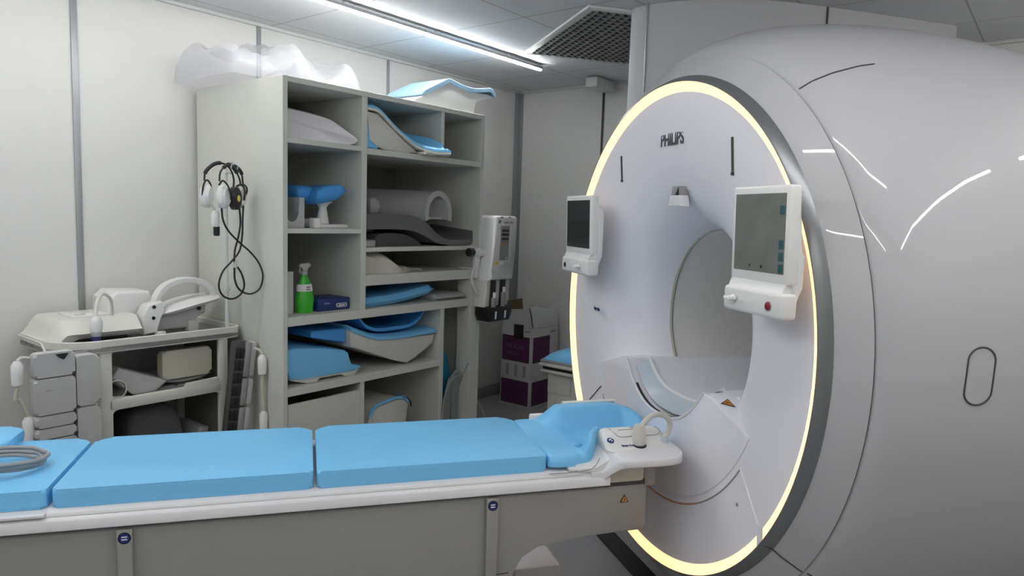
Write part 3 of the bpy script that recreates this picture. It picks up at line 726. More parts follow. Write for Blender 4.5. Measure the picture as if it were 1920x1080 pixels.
# middle right bay: knee coil with a tunnel on a swept base, dark coil plates, small parts
t = thing('knee_coil', 'grey tunnel-shaped knee coil on a swept base in the middle right bay', 'coil', (.55, 1.85, 1.262), W=True)
def tun(r, x): return r
g = G(); cxk, czk = .615, 1.445
def arcp(r, rz_, y, k, a0=-.35, a1=PI+.35): a = a0+(a1-a0)*k; return (cxk+r*math.cos(a), y, czk+rz_*math.sin(a))
def tr_o(u, v): 
    sh = .34*(v); p = arcp(.108, .128, 0, u); return (p[0]-sh, 1.70+.30*v, p[2]+.0)
def tr_i(u, v):
    sh = .34*(v); p = arcp(.078, .098, 0, u); return (p[0]-sh, 1.70+.30*v, p[2]+.0)
obj('tunnel', G().grid(28, 6, tr_o, tr_i), M['coilgrey'], t, ang=50)
obj('tunnel_rim', G().grid(28, 1, lambda u, v: (lambda p: (p[0], 1.694, p[2]))(arcp(.080+.030*v, .098+.032*v, 0, u)), lambda u, v: (lambda p: (p[0], 1.705, p[2]))(arcp(.080+.030*v, .098+.032*v, 0, u))), M['padgrey'], t)
obj('tunnel_joint', G().box(.535, .700, 1.72, 1.90, 1.412, 1.422, .002), M['padgrey'], t)
bc = [(.05, 1.352), (.20, 1.356), (.36, 1.350), (.46, 1.325), (.56, 1.285), (.66, 1.268), (.80, 1.266), (.868, 1.275), (.872, 1.32)]
def bas(dz):
    c = smooth([(a, b, 0) for a, b in bc], 5); n_ = len(c)-1
    def q(u, v): p = c[round(u*n_)]; return (p.x-.05*v*(1-u)-(.0 if u < .5 else 0), 1.66+.36*v, p.y+dz+.05*abs(v-.0)*sst(.4, .9, u)*.6)
    return n_, q
n_, qt = bas(.030); _, qb = bas(-.001)
obj('swept_base', G().grid(n_, 8, lambda u, v: (lambda p: (p[0], p[1], p[2]+.05*(1-sst(.35, .65, u))))(qt(u, v)), qb), M['coildark'], t, ang=50)
obj('handle_knob', G().cushion(.20, .27, 1.80, 1.88, 1.43, 1.52, .3, 10, 10, .2), M['padgrey'], t)
Wo('coil_plate', G().prism([(p.x, p.y) for p in smooth([(.12, 1.264, 0), (.14, 1.325, 0), (.25, 1.333, 0), (.33, 1.325, 0), (.40, 1.30, 0), (.46, 1.266, 0), (.43, 1.264, 0), (.3, 1.2635, 0)], 4, True)], 1.665, 1.675+.30, 'y', .004), 'darkgrey', (.3, 1.8, 1.262), 'dark glossy curved coil plate under the knee coil base', 'coil')
Wo('clamp', G().box(.03, .105, 1.64, 1.72, 1.262, 1.30, .008, 3), 'metal', (.07, 1.68, 1.262), 'small pale metal clamp at the left end of the knee coil shelf', 'clamp')
Wo('strap', G().tube(smooth([(.105, 1.9, 1.37), (.15, 1.88, 1.41), (.20, 1.84, 1.425), (.27, 1.84, 1.432)], 4), .013, 10), 'shell', (.2, 1.86, 1.37), 'pale bent strap piece behind the tunnel coil', 'strap')
# narrow shelves on the right
def foldf(x, y, z): return (x, y, z+.012*math.sin(x*30)*(1-z/2)*0+.004*math.sin(14*x+9*y))
g = G()
def cl(dz):
    def q(u, v):
        x = .025+.50*u; h_ = (.085*(1-sst(.25, .62, u)))+.022*(1-sst(.62, 1, u))+.006
        ed = math.sqrt(max(0, 1-(2*v-1)**6)); w2 = .16*(1-.5*sst(.4, 1, u))
        z = 1.1225+(h_*ed+.004*math.sin(20*u+5*v) if dz else 0)
        return (x, 1.80+(2*v-1)*w2*.95+.02*math.sin(9*u), max(z, 1.1225))
    return q
Wo('folded_cloth', g.grid(26, 14, cl(1), cl(0)), 'cloth', (.27, 1.8, 1.122), 'folded cream cloth tapering to a point on the upper narrow shelf', 'cloth')
def bent(x0, x1, z0, rise, th, y0, y1, crv):
    def q(dz):
        def f(u, v):
            x = x0+(x1-x0)*u; z = z0+rise*crv(u); e_ = min(1, min(u, 1-u)/.05, min(v, 1-v)/.08); e_ = math.sqrt(max(0, 1-(1-e_)**2))
            return (x, y0+(y1-y0)*v, z+(th*.5+th*.5*e_ if dz else th*.5-th*.5*e_))
        return f
    return G().grid(28, 12, q(1), q(0))
Wo('curved_pad', bent(.03, .54, .9485, .050, .05, 1.64, 2.0, lambda u: u**2.2), 'blue', (.3, 1.8, .948), 'curved blue pad on the lower narrow shelf of the cabinet', 'pad')
Wo('flat_pad', bent(.555, .805, .9485, .0, .035, 1.63, 2.05, lambda u: u), 'padgrey', (.68, 1.8, .948), 'flat grey pad right of the blue one on the lower narrow shelf', 'pad')
# wide bay: large cream cradle with blue top, blue wedge, blue curved tray above
t = thing('body_cradle', 'large cream cradle with a blue padded top lying in the wide bay', 'cradle', (.3, 1.9, .612), W=True)
obj('shell', G().prism([(-.050, .846), (.014, .815), (.103, .782), (.33, .763), (.562, .760), (.545, .705), (.446, .655), (.405, .653), (.352, .616), (.254, .647), (-.036, .754)], 1.65, 2.0, 'y', .010, 3), M['shell'], t, ang=50)
tp_ = smooth([(-.052, .858, 0), (.014, .830, 0), (.103, .798, 0), (.20, .784, 0), (.33, .780, 0), (.562, .784, 0)], 5); n_ = len(tp_)-1
def tpf(d):
    def q(u, v):
        p = tp_[round(u*n_)]; ed = math.sqrt(max(0, 1-(1-min(1, min(v, 1-v)/.03))**2)); return (p.x, 1.640+.365*v, p.y+(.012*ed if d else -.014-.003*(1-ed)))
    return q
obj('padding', G().grid(n_, 14, tpf(1), tpf(0)), M['blue'], t, ang=60, bev=.003)
def tail(u, v, d):
    x = -.05-.21*u; return (x, 1.68+.40*v, .822+.018*u+((.030-.012*u) if d else -.045+.030*u))
obj('tail_section', G().grid(12, 6, lambda u, v: tail(u, v, 1), lambda u, v: tail(u, v, 0)), M['bluedeep'], t, bev=.008)
t = thing('wedge_cushion', 'thick blue wedge cushion with a cream base at the left of the wide bay', 'wedge cushion', (-.2, 1.8, .612), W=True)
obj('cushion', G().prism([(-.412, .790), (-.37, .793), (-.231, .776), (-.085, .748), (-.062, .730), (-.048, .665), (-.012, .656), (.018, .655), (.020, .646), (-.02, .634), (-.34, .640), (-.40, .646), (-.418, .70)], 1.645, 2.05, 'y', .010, 3), M['blue'], t, ang=40)
obj('base_shell', G().prism([(-.405, .644), (-.30, .6125), (-.245, .6125), (-.232, .632), (-.10, .630), (-.082, .6125), (-.020, .6125), (.016, .642), (-.02, .636), (-.34, .641)], 1.65, 2.04, 'y', .003), M['shell'], t)
def try_(u, v, d):
    a = 2*u-1; x = .250+a*.235; z = .812+.082*abs(a)**4
    y = 1.66+.32*v; th = .020
    return (x, y, z+(th if d else 0)*(1-.2*abs(a))-(.012*min(1, v*8) if d else 0))
Wo('curved_tray', G().grid(26, 8, lambda u, v: try_(u, v, 1), lambda u, v: try_(u, v, 0)), 'bluedeep', (.25, 1.8, .84), 'thin blue curved tray lying on top of the cream cradle', 'tray', ang=60, bev=.004)
# lower middle bay: basin
t = thing('foot_cradle', 'small cream basin with a blue rim in the low middle bay', 'cradle', (.25, 1.75, 0), W=True)
fo = [(.09, .0), (.10, .30), (.118, .37), (.15, .405), (.29, .422), (.36, .41), (.395, .375), (.37, .27), (.345, .0)]
obj('shell', G().prism([(p[0], p[1]) for p in fo], 1.68, 1.98, 'y', .012, 3), M['shell'], t)
obj('rim_lining', G().tube(smooth([(.105, 1.677, .355), (.122, 1.677, .385), (.155, 1.677, .411), (.22, 1.677, .420), (.29, 1.677, .428), (.355, 1.677, .418), (.385, 1.677, .392)], 4), .009, 8), M['blue'], t)
obj('rim_edge', G().tube(smooth([(.33, 1.672, .425), (.372, 1.672, .413), (.398, 1.672, .385), (.402, 1.672, .36)], 4), .004, 8), M['black'], t)
# right slot: teal mat rolled upright, hanging grey hoses
Wo('rolled_mat', G().cushion(.625, .80, 1.72, 2.0, .0, .645, .3, 12, 16, .1), 'teal', (.71, 1.85, 0), 'teal blue mat standing upright in the narrow right slot', 'mat')
t = thing('cable_bundle', 'bundle of grey hoses looped over in the narrow right slot', 'hoses', (.70, 1.66, 0), W=True, group=None)
for k in range(7):
    a = .655+.017*k; top_ = .50-.012*abs(k-3)
    pts = smooth([(a-.02, 1.66+.006*k, .02), (a-.012, 1.655+.006*k, .25), (a+.02, 1.655+.004*k, top_-.05), (a+.05, 1.66, top_+.01), (a+.072, 1.665+.004*k, top_-.06), (min(a+.085, .795), 1.67+.004*k, .25), (min(a+.083, .795), 1.68, .02)], 5)
    obj('hose', G().tube(pts, .0085, 8), M['cablegrey'], t)
Wo('loop_cable', G().tube(smooth([(.80, 1.602, .56), (.74, 1.600, .50), (.67, 1.600, .49), (.61, 1.600, .42), (.585, 1.600, .30), (.60, 1.600, .12), (.66, 1.600, .008)], 6), .0045, 8), 'cablegrey', (.66, 1.6, 0), 'thin grey cable curving across the front of the narrow right slot', 'cable')
# on top of the cabinet: headrest wedge and plastic bags
t = thing('head_support', 'white moulded head support with a pale blue top on the right of the cabinet top', 'head support', (.7, 1.8, 2.03), W=True)
hw = [(.355, 2.0315), (.655, 2.185), (.70, 2.180), (.762, 2.172), (.86, 2.165), (1.00, 2.172), (1.055, 2.165), (1.06, 2.158), (.93, 2.128), (.90, 2.118), (.884, 2.098), (.880, 2.045), (.868, 2.0315)]
obj('shell', G().prism(hw, 1.68, 1.98, 'y', .010, 3), M['plastic'], t)
pt = smooth([(.45, 2.090, 0), (.62, 2.176, 0), (.664, 2.195, 0), (.71, 2.188, 0), (.80, 2.176, 0), (.90, 2.178, 0), (1.01, 2.198, 0), (1.045, 2.192, 0), (1.070, 2.168, 0)], 5)
n_ = len(pt)-1
def pd(d):
    def f(u, v):
        i = round(u*n_); a = pt[max(0, i-1)]; b = pt[min(n_, i+1)]; dd = (b-a).normalized(); p = pt[i]+Vector((-dd.y, dd.x, 0))*(.014 if d else -.012)*(1 if 0 < i < n_ else .4)
        return (p.x, 1.675+.31*v, p.y)
    return f
obj('pad_top', G().grid(n_, 6, pd(1), pd(0)), mat('pale_blue_vinyl', (.36, .60, .80), .4), t, ang=60, bev=.004)
M['film'] = mat('plastic_film', (.62, .62, .68), .25, alpha=.30, bump=.9, bscale=14)
M['filmw'] = mat('white_film', (.60, .60, .64), .35, alpha=.50, bump=.9, bscale=12)
from mathutils import noise as mn
def crumple(x0, x1, y0, y1, z0, hz_, seed, amp=.03, nu=40, nv=26, droop=0):
    def f(u, v):
        a, b = 2*u-1, 2*v-1
        k = max(0, 1-a**6)**.5*max(0, 1-b**6)**.5
        p = Vector((u*2.2+seed, v*1.8, seed)); n1 = mn.noise(p)+.35*abs(mn.noise(p*2.3))+.12*abs(mn.noise(p*5.1))
        z = z0+hz_*k*(.65+.5*n1)+.004
        x = x0+(x1-x0)*u+amp*mn.noise(p+Vector((5, 5, 5))); y = y0+(y1-y0)*v+amp*mn.noise(p+Vector((9, 1, 5)))*.8
        z -= droop*sst(.35, 0, u) if False else 0
        return (x, min(y, 2.36), max(z, 2.0315))
    return G().grid(nu, nv, f)
Wo('plastic_bag', crumple(-.60, -.14, 1.80, 2.34, 2.032, .26, 1.3, .02), 'film', (-.3, 2.1, 2.03), 'crumpled clear plastic bag on the left end of the cabinet top', 'plastic bag', ang=180)
Wo('plastic_bag', crumple(-.22, .20, 1.86, 2.2, 2.032, .22, 7.7, .015), 'filmw', (0, 2.0, 2.03), 'milky white plastic bag lying right of the clear one on the cabinet', 'plastic bag', ang=180)

# ------------------------------------------------------------------ coil cart beside the cabinet (wall frame)
ct = thing('coil_cart', 'cream wheeled cart with a rimmed top and two open bays beside the cabinet', 'cart', (-.87, 2.13, 0), W=True)
A0_, A1_, B0_, B1_ = -1.27, -.478, 1.918, 2.37
ol = rrect(A0_, A1_, B0_, B1_, [.03, .05, .16, .05], 8)
obj('top_plate', G().prism(ol, .832, .852, 'z', .003), M['midgrey'], ct)
inn = rrect(A0_+.014, A1_-.014, B0_+.014, B1_-.014, [.02, .04, .148, .04], 8)
g = G(); K = len(ol)
def ringmesh(o1, i1, z0, z1):
    V_ = [[g.bm.verts.new((p[0], p[1], z)) for p in L] for L, z in ((o1, z0), (o1, z1), (i1, z1), (i1, z0))]
    for a in range(4):
        for k in range(K): g.bm.faces.new((V_[a][k], V_[a][(k+1) % K], V_[(a+1) % 4][(k+1) % K], V_[(a+1) % 4][k]))
ringmesh(ol, inn, .826, .880)
obj('top_rim', g, M['shell'], ct, bev=.005)
# moulded front frame: outline with two rounded openings
def frame(y0, y1):
    g = G(); xs0, xs1 = -1.112, -.550
    for q in ((xs0, xs0+.048, .08, .83), (xs1-.044, xs1, .08, .83)): g.box(q[0], q[1], y0, y1, q[2], q[3], .006)
    g.box(xs0+.03, xs1-.03, y0, y1, .576, .624, .006); g.box(xs0+.03, xs1-.03, y0, y1, .08, .13, .006)
    for cx_, cz_, a0 in ((xs0+.046, .830, 1), (xs1-.042, .830, 2), (xs0+.046, .577, 1), (xs1-.042, .577, 2), (xs0+.046, .622, 4), (xs1-.042, .622, 3)):
        r_ = .022; sx = 1 if a0 in (1, 4) else -1; sz = -1 if a0 in (1, 2) else 1
        pts = [(cx_, cz_)]+[(cx_+sx*r_*(1-math.sin(i*PI/12)), cz_+sz*r_*(1-math.cos(i*PI/12))) for i in range(7)]
        g.prism(pts, y0+.002, y1-.002, 'y')
    return g
obj('front_frame', frame(1.925, 1.950), M['shell'], ct)
obj('rear_frame', frame(2.33, 2.355), M['shell'], ct)
obj('middle_shelf', G().box(-1.10, -.56, 1.95, 2.33, .588, .600, .003), M['shell'], ct)
obj('bottom_shelf', G().box(-1.10, -.56, 1.95, 2.33, .100, .115, .003), M['shell'], ct)
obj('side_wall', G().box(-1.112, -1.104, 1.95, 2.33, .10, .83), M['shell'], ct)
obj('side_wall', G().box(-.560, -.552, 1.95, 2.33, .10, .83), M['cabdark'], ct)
obj('shelf_lip', G().prism([(-.775, .60), (-.765, .612), (-.745, .640), (-.60, .645), (-.60, .60)], 1.926, 1.948, 'y', .002), M['shell'], ct)
for a in (-1.08, -.58):
    for b in (1.96, 2.32):
        obj('caster', G().lathe([(a-.012, 0), (a-.012, .038), (a+.012, .038), (a+.012, 0)], 'x', (0, b, .040), 24), M['black'], ct)
# on the cart top: flat box coil with a swept front
t = thing('flat_coil_unit', 'flat cream coil box with a swept front edge at the left of the cart top', 'coil', (-1.05, 2.15, .852), W=True)
def fl(u, v, d):
    # u across a, v depth; front/left flares outwards and downward
    x = -1.275+.375*u; y = 2.01+.33*v
    ed = sst(0, .30, u)*.5+.5
    zt = .955-.085*(1-sst(.0, .22, u))-.055*(1-sst(.0, .22, v))
    return (x, y+(.0), zt if d else .884 if True else 0)
obj('unit_body', G().grid(30, 24, lambda u, v: fl(u, v, 1), lambda u, v: (fl(u, v, 0)[0]+.10*(1-sst(0, .5, u)), fl(u, v, 0)[1]+.03*(1-v), .875)), M['shell'], t, ang=40, bev=.004)
obj('unit_foot', G().box(-1.15, -.94, 2.07, 2.30, .852, .876, .004), M['black'], t)
obj('unit_top_panel', G().box(-1.14, -.99, 2.12, 2.28, .953, .960, .003), M['plastic'], t)
for q in ((-1.12, 2.15), (-1.04, 2.22), (-1.10, 2.25)): obj('unit_button', G().box(q[0], q[0]+.04, q[1]-.006, q[1]+.006, .958, .967, .003), M['shell'], t)
# plug with black end standing in front, cable arching to the right
t = thing('plug_cable', 'pale coil plug with a dark navy end and an arched cable on the cart rim', 'cable plug', (-1.105, 1.972, .852), W=True)
px_, py_ = -1.105, 1.972
obj('plug_tip', G().lathe([(.855, 0), (.855, .017), (.893, .017), (.893, 0)], 'z', (px_, py_, 0), 24), M['navy'], t)
obj('plug_collar', G().lathe([(.893, 0), (.893, .020), (.900, .021), (.912, .021), (.915, 0)], 'z', (px_, py_, 0), 24), M['metal'], t)
obj('plug_body', G().lathe([(.912, 0), (.912, .022), (.93, .024), (.955, .024), (.965, .020), (.975, .012), (.978, 0)], 'z', (px_, py_, 0), 24), M['plastic'], t)
obj('cable', G().tube(smooth([(px_, py_, .970), (px_+.005, py_+.01, 1.0), (px_+.025, py_+.04, 1.040), (px_+.07, py_+.10, 1.055), (px_+.105, py_+.12, 1.030), (px_+.115, py_+.13, .985), (px_+.115, py_+.14, .93), (px_+.12, py_+.15, .89)], 5), .0075, 10), M['shell'], t)
# white arched coil on the right of the cart top
t = thing('arched_coil', 'white moulded coil with an arched handle on the right of the cart top', 'coil', (-.72, 2.1, .852), W=True)
obj('coil_block', G().prism([(-.985, .872), (-.975, 1.02), (-.94, 1.052), (-.80, 1.045), (-.78, .99), (-.775, .872)], 2.16, 2.35, 'y', .015, 3), M['plastic'], t)
obj('upright', G().prism([(-.878, .862), (-.815, .868), (-.815, .94), (-.80, .965), (-.775, .985), (-.80, 1.01), (-.86, .995), (-.885, .95)], 2.045, 2.12, 'y', .010, 3), M['plastic'], t)
obj('socket', G().lathe([(2.043, 0), (2.043, .008), (2.05, .008)], 'y', (-.835, 0, .985), 16), M['black'], t)
obj('socket', G().lathe([(2.043, 0), (2.043, .008), (2.05, .008)], 'y', (-.838, 0, .935), 16), M['black'], t)
def pad_(sg):
    def f(u, v):
        a, b = 2*u-1, 2*v-1
        w2 = math.sqrt(max(0, 1-abs(a)**2.6)); ed = math.sqrt(max(0, 1-b**4))*w2
        x = -.655+a*.155; y = 2.12+b*.105*(.25+.75*w2)
        return (x, y, .985+.035*a*.9-.01*a*a+sg*.022*ed)
    return f
obj('curved_plate', G().grid(26, 14, pad_(1), pad_(-1)), M['plastic'], t)
obj('arch', G().grid(26, 6, lambda u, v: (-.68+.145*math.cos(PI*(1-u)), 2.055+.05*v, .975+.125*math.sin(PI*(.06+.94*(1-(1-u)))**.9 if False else PI*u)**.75*1.0+.02*u),
     lambda u, v: (-.68+.125*math.cos(PI*(1-u)), 2.055+.05*v, .962+.110*math.sin(PI*u)**.75+.02*u)), M['plastic'], t, bev=.005, ang=60)
obj('under_frame', G().prism([(-.80, .866), (-.80, .95), (-.70, .965), (-.56, .985), (-.565, .93), (-.62, .915), (-.64, .866)], 2.10, 2.20, 'y', .01), M['padgrey'], t)
obj('foot', G().box(-.83, -.79, 2.03, 2.07, .852, .872, .003), M['shell'], t)
obj('foot', G().box(-.66, -.61, 2.08, 2.14, .852, .90, .003), M['shell'], t)
obj('knob', G().lathe([(2.094, 0), (2.094, .010), (2.11, .010)], 'y', (-.60, 0, .955), 12), M['black'], t)
# contents of the upper bay
Wo('coil_cushion', G().prism(rrect(-.835, -.605, .660, .790, .018), 1.975, 2.025, 'y', .012, 3), 'cream', (-.72, 2.07, .60), 'cream rectangular cushion at the right of the upper cart bay', 'cushion')
def slab(x0, z0, x1, z1, th, y0, y1):
    d = (Vector((x1, z1))-Vector((x0, z0))); n2 = Vector((-d.y, d.x)).normalized()*th
    return G().prism([(x0, z0), (x1, z1), (x1+n2.x, z1+n2.y), (x0+n2.x, z0+n2.y)], y0, y1, 'y', min(.012, th*.4), 3)
Wo('grey_pad', G().prism([(-1.055, .70), (-1.02, .745), (-.83, .665), (-.815, .655), (-.87, .612), (-.95, .610), (-.97, .625)], 1.97, 2.15, 'y', .012, 3), 'padgrey', (-.95, 2.05, .60), 'thick grey angular pad leaning at the left of the upper cart bay', 'pad')
Wo('grey_pad', bent(-.84, -.60, .648, -.02, .024, 1.99, 2.2, lambda u: math.sin(PI*u)), 'padgrey', (-.7, 2.07, .60), 'thin curved grey pad below the cream cushion', 'pad')
Wo('grey_pad', bent(-.86, -.62, .603, -.0, .020, 1.99, 2.2, lambda u: u), 'coilgrey', (-.72, 2.07, .60), 'flat darker grey pad on the floor of the upper cart bay', 'pad')
t = thing('rolled_coil', 'grey rolled coil with a pale round rim at the left of the upper cart bay', 'coil', (-1.03, 2.0, .60), W=True)
obj('roll', G().lathe([(1.965, .036), (1.965, .043), (2.16, .043), (2.16, .036)], 'y', (-1.035, 0, .655), 28, close=True), M['midgrey'], t)
obj('roll_rim', G().tube([(-1.035+.040*math.cos(a*PI/12), 1.963, .655+.040*math.sin(a*PI/12)) for a in range(24)], .0035, 8, closed=True), M['shell'], t)
Wo('strap_bundle', G().tube(smooth([(-1.055, 1.97, .618), (-1.0, 1.965, .612), (-.96, 1.97, .606), (-.93, 1.98, .605)], 4), .010, 8), 'shell', (-1.0, 1.97, .60), 'pale strap lying under the rolled coil in the upper cart bay', 'strap')
Wo('cable_wad', G().tube(smooth([(-.88, 2.0, .608), (-.83, 2.0, .645), (-.87, 2.05, .64), (-.80, 2.08, .615), (-.76, 2.0, .625)], 4), .007, 8), 'darkgrey', (-.83, 2.02, .60), 'dark cable crumpled between the grey pads in the cart', 'cable')
# lower bay
Wo('bolster', G().cushion(-.99, -.73, 1.97, 2.25, .115, .545, .3, 16, 16, .2), 'darkgrey', (-.86, 2.1, .115), 'dark grey bolster standing in the lower cart bay', 'bolster')
Wo('grey_pad', slab(-.70, .12, -.62, .40, .05, 1.97, 2.2), 'coilgrey', (-.66, 2.1, .115), 'slanted grey pad at the right of the lower cart bay', 'pad')
Wo('grey_pad', slab(-1.09, .44, -1.0, .12, .03, 1.96, 2.2), 'coilgrey', (-1.05, 2.1, .115), 'dim grey pad leaning at the left of the lower cart bay', 'pad')
# padded coil hanging at the left front of the cart
t = thing('quilted_coil', 'pale grey quilted body coil hanging on the left front of the cart', 'coil', (-1.25, 1.86, .50), W=True)
for z0, z1, th in ((.775, .868, .05), (.63, .77, .06), (.58, .625, .055), (.535, .575, .05), (.42, .53, .05)):
    obj('quilt_segment', G().prism(rrect(-1.372, -1.232, z0, z1, .012), 1.845, 1.845+th, 'y', .014, 4), M['padgrey'], t)
for z0, z1 in ((.640, .842), (.42, .634)):
    obj('quilt_segment', G().prism(rrect(-1.226, -1.140, z0, z1, [.022, .01, .01, .022]), 1.850, 1.905, 'y', .018, 4), M['padgrey'], t)
obj('spine', G().box(-1.36, -1.16, 1.905, 1.915, .40, .85, .004), M['midgrey'], t)
obj('hook', G().prism([(-1.30, .862), (-1.285, .845), (-1.27, .838), (-1.255, .862)], 1.842, 1.846, 'y'), M['black'], t)
obj('care_mark', G().box(-1.335, -1.315, 1.8435, 1.8455, .722, .726), M['midgrey'], t)
def conn_cable(name, label, a, v, zt, zm, zb, bow):
    t = thing(name, label, 'cable', (a, v, zm), W=True)
    obj('connector', G().lathe([(zt-.05, .010), (zt-.045, .019), (zt-.01, .021), (zt+.03, .020), (zt+.045, .010), (zt+.046, 0)], 'z', (a, v, 0), 20), M['plastic'], t)
    obj('cord', G().tube(smooth([(a, v, zt-.045), (a-bow*.3, v, zt-.10), (a+bow*.1, v, zm), (a+bow, v, zb+.05)], 5), .0075, 8), M['cream'], t)
    obj('connector', G().lathe([(zb-.06, .012), (zb-.055, .018), (zb+.03, .020), (zb+.045, .012), (zb+.05, 0)], 'z', (a+bow, v, 0), 20), M['plastic'], t)
    return t
t = conn_cable('coil_cable', 'cream cord with white connectors hanging left of the quilted coil', -1.415, 1.88, .80, .70, .58, .03)
obj('cord_top', G().tube(smooth([(-1.415, 1.88, .843), (-1.40, 1.885, .855), (-1.37, 1.88, .850)], 4), .006, 8), M['cream'], t)
t = conn_cable('coil_cable', 'cream cord with white connectors hanging beside the cabinet side', -.487, 1.74, .72, .58, .45, .006)
obj('cord_top', G().tube(smooth([(-.487, 1.74, .762), (-.492, 1.75, .785), (-.51, 1.77, .795)], 4), .006, 8), M['cream'], t)
# segmented dark coil hanging at the right of the cart
t = thing('segmented_coil', 'dark grey grooved coil with pale edge segments hanging right of the cart', 'coil', (-.53, 1.8, .40), W=True)
rr = Rz(-.35)
def sbox(nm, x0, x1, y0, y1, z0, z1, mt, bv=.006):
    g = G(); g.box(x0, x1, y0, y1, z0, z1, bv, 2); bmesh.ops.rotate(g.bm, cent=(-.54, 1.82, 0), matrix=Rz(.0), verts=g.bm.verts)
    bmesh.ops.rotate(g.bm, cent=(-.54, 1.82, .82), matrix=Ry(.12), verts=g.bm.verts); return obj(nm, g, M[mt], t)
sbox('dark_panel', -.585, -.505, 1.80, 1.845, .38, .825, 'darkgrey', .01)
for k in range(7):
    sbox('groove_cell', -.580, -.560, 1.794, 1.801, .40+.058*k, .448+.058*k, 'black', .003); sbox('groove_cell', -.556, -.536, 1.794, 1.801, .40+.058*k, .448+.058*k, 'black', .003)
for z0, z1 in ((.66, .825), (.525, .653), (.38, .518)): sbox('edge_segment', -.503, -.472, 1.795, 1.85, z0, z1, 'padgrey', .012)
for z0, z1 in ((.66, .825), (.525, .653), (.38, .518)): sbox('edge_band', -.534, -.503, 1.792, 1.85, z0, z1, 'midgrey', .008)

# ------------------------------------------------------------------ pole with hanging headphones
t = thing('hanging_pole', 'slim grey pole rising from the cart top, carrying the headphones', 'pole', (-.54, 1.95, .852), W=True)
obj('rod', G().tube([(-.54, 1.95, .852), (-.54, 1.95, 1.635)], .0085, 12), M['seam_pale'], t)
obj('base_flange', G().lathe([(.852, 0), (.852, .022), (.858, .022), (.862, .010), (.862, 0)], 'z', (-.54, 1.95, 0), 24), M['metal'], t)
obj('collar', G().lathe([(1.05, .008), (1.05, .016), (1.062, .016), (1.062, .008)], 'z', (-.54, 1.95, 0), 20), M['seam_pale'], t)
obj('hook', G().tube(smooth([(-.54, 1.95, 1.63), (-.57, 1.88, 1.625), (-.60, 1.80, 1.620), (-.615, 1.77, 1.622), (-.620, 1.755, 1.640)], 4), .004, 8), M['metal'], t)
obj('hook', G().tube(smooth([(-.54, 1.95, 1.60), (-.545, 1.88, 1.60), (-.56, 1.82, 1.612), (-.565, 1.80, 1.630)], 4), .004, 8), M['metal'], t)
def cupat(t, c, yaw, kind, sc_=1.0):
    g = G(); g.lathe([(-.022, 0), (-.022, .022), (-.014, .031), (.010, .032), (.022, .022), (.022, 0)], 'x', (0, 0, 0), 24)
    def put(g): 
        bmesh.ops.scale(g.bm, vec=(1, .95, 1.62), verts=g.bm.verts); bmesh.ops.rotate(g.bm, cent=(0, 0, 0), matrix=Rz(yaw), verts=g.bm.verts)
        bmesh.ops.translate(g.bm, vec=c, verts=g.bm.verts); return g
    o_ = obj('ear_cup', put(g), M['black' if kind == 2 else 'plastic'], t)
    if kind == 2:
        g = G(); g.lathe([(-.0245, 0), (-.0245, .009), (-.020, .009)], 'x', (0, 0, 0), 20); obj('ear_mesh', put(g), M['yellow'], o_)
    return o_
def headset(label, band, cups, yokes, pad):
    t = thing('headphones', label, 'headphones', band[len(band)//2], W=True)
    bs = smooth(band, 5); n_ = len(bs)
    obj('headband', G().tube(bs, .0042, 8), M['rubber'], t)
    a, b = int(pad[0]*n_), int(pad[1]*n_)
    obj('headband_pad', G().tube(bs[a:b], .0085, 8), M['rubber'], t)
    for c, yaw, k in cups: cupat(t, c, yaw, k)
    for y in yokes: obj('yoke', G().tube(smooth(y, 4), .0040, 8), M['rubber'], t)
    return t
headset('black headphones with one white cup at the far left and an open black inner cup',
    [(-.724, 1.80, 1.552), (-.718, 1.80, 1.590), (-.687, 1.80, 1.622), (-.655, 1.80, 1.634), (-.622, 1.80, 1.628), (-.599, 1.80, 1.604), (-.587, 1.80, 1.567), (-.589, 1.80, 1.530)],
    [((-.714, 1.80, 1.488), -1.05, 1), ((-.597, 1.775, 1.482), -1.3+PI, 2)],
    [[(-.739, 1.79, 1.488), (-.737, 1.785, 1.530), (-.718, 1.79, 1.556), (-.695, 1.80, 1.535), (-.684, 1.81, 1.48)]], (.12, .48))
headset('black headphones whose white cup faces forward in the middle of the bunch',
    [(-.677, 1.76, 1.554), (-.668, 1.77, 1.589), (-.646, 1.78, 1.614), (-.614, 1.79, 1.631), (-.580, 1.80, 1.609), (-.560, 1.80, 1.572), (-.553, 1.80, 1.54)],
    [((-.655, 1.765, 1.487), -1.15, 1), ((-.555, 1.81, 1.492), -1.2, 1)],
    [[(-.686, 1.75, 1.535), (-.670, 1.745, 1.556), (-.650, 1.74, 1.535), (-.640, 1.735, 1.50), (-.638, 1.735, 1.475)], [(-.575, 1.80, 1.537), (-.556, 1.79, 1.545), (-.542, 1.785, 1.52), (-.545, 1.785, 1.475)]], (.35, .75))
headset('thin black headphones band hooked behind the other two, rightmost',
    [(-.585, 1.82, 1.630), (-.558, 1.82, 1.622), (-.538, 1.82, 1.598), (-.532, 1.82, 1.563), (-.530, 1.82, 1.545)],
    [((-.530, 1.845, 1.492), -1.2, 1)],
    [[(-.548, 1.82, 1.532), (-.530, 1.815, 1.546), (-.516, 1.81, 1.525), (-.530, 1.81, 1.475)]], (.1, .6))
t = thing('air_hose', 'black headphone hose looping down in a figure of eight', 'hose', (-.57, 1.78, 1.2), W=True)
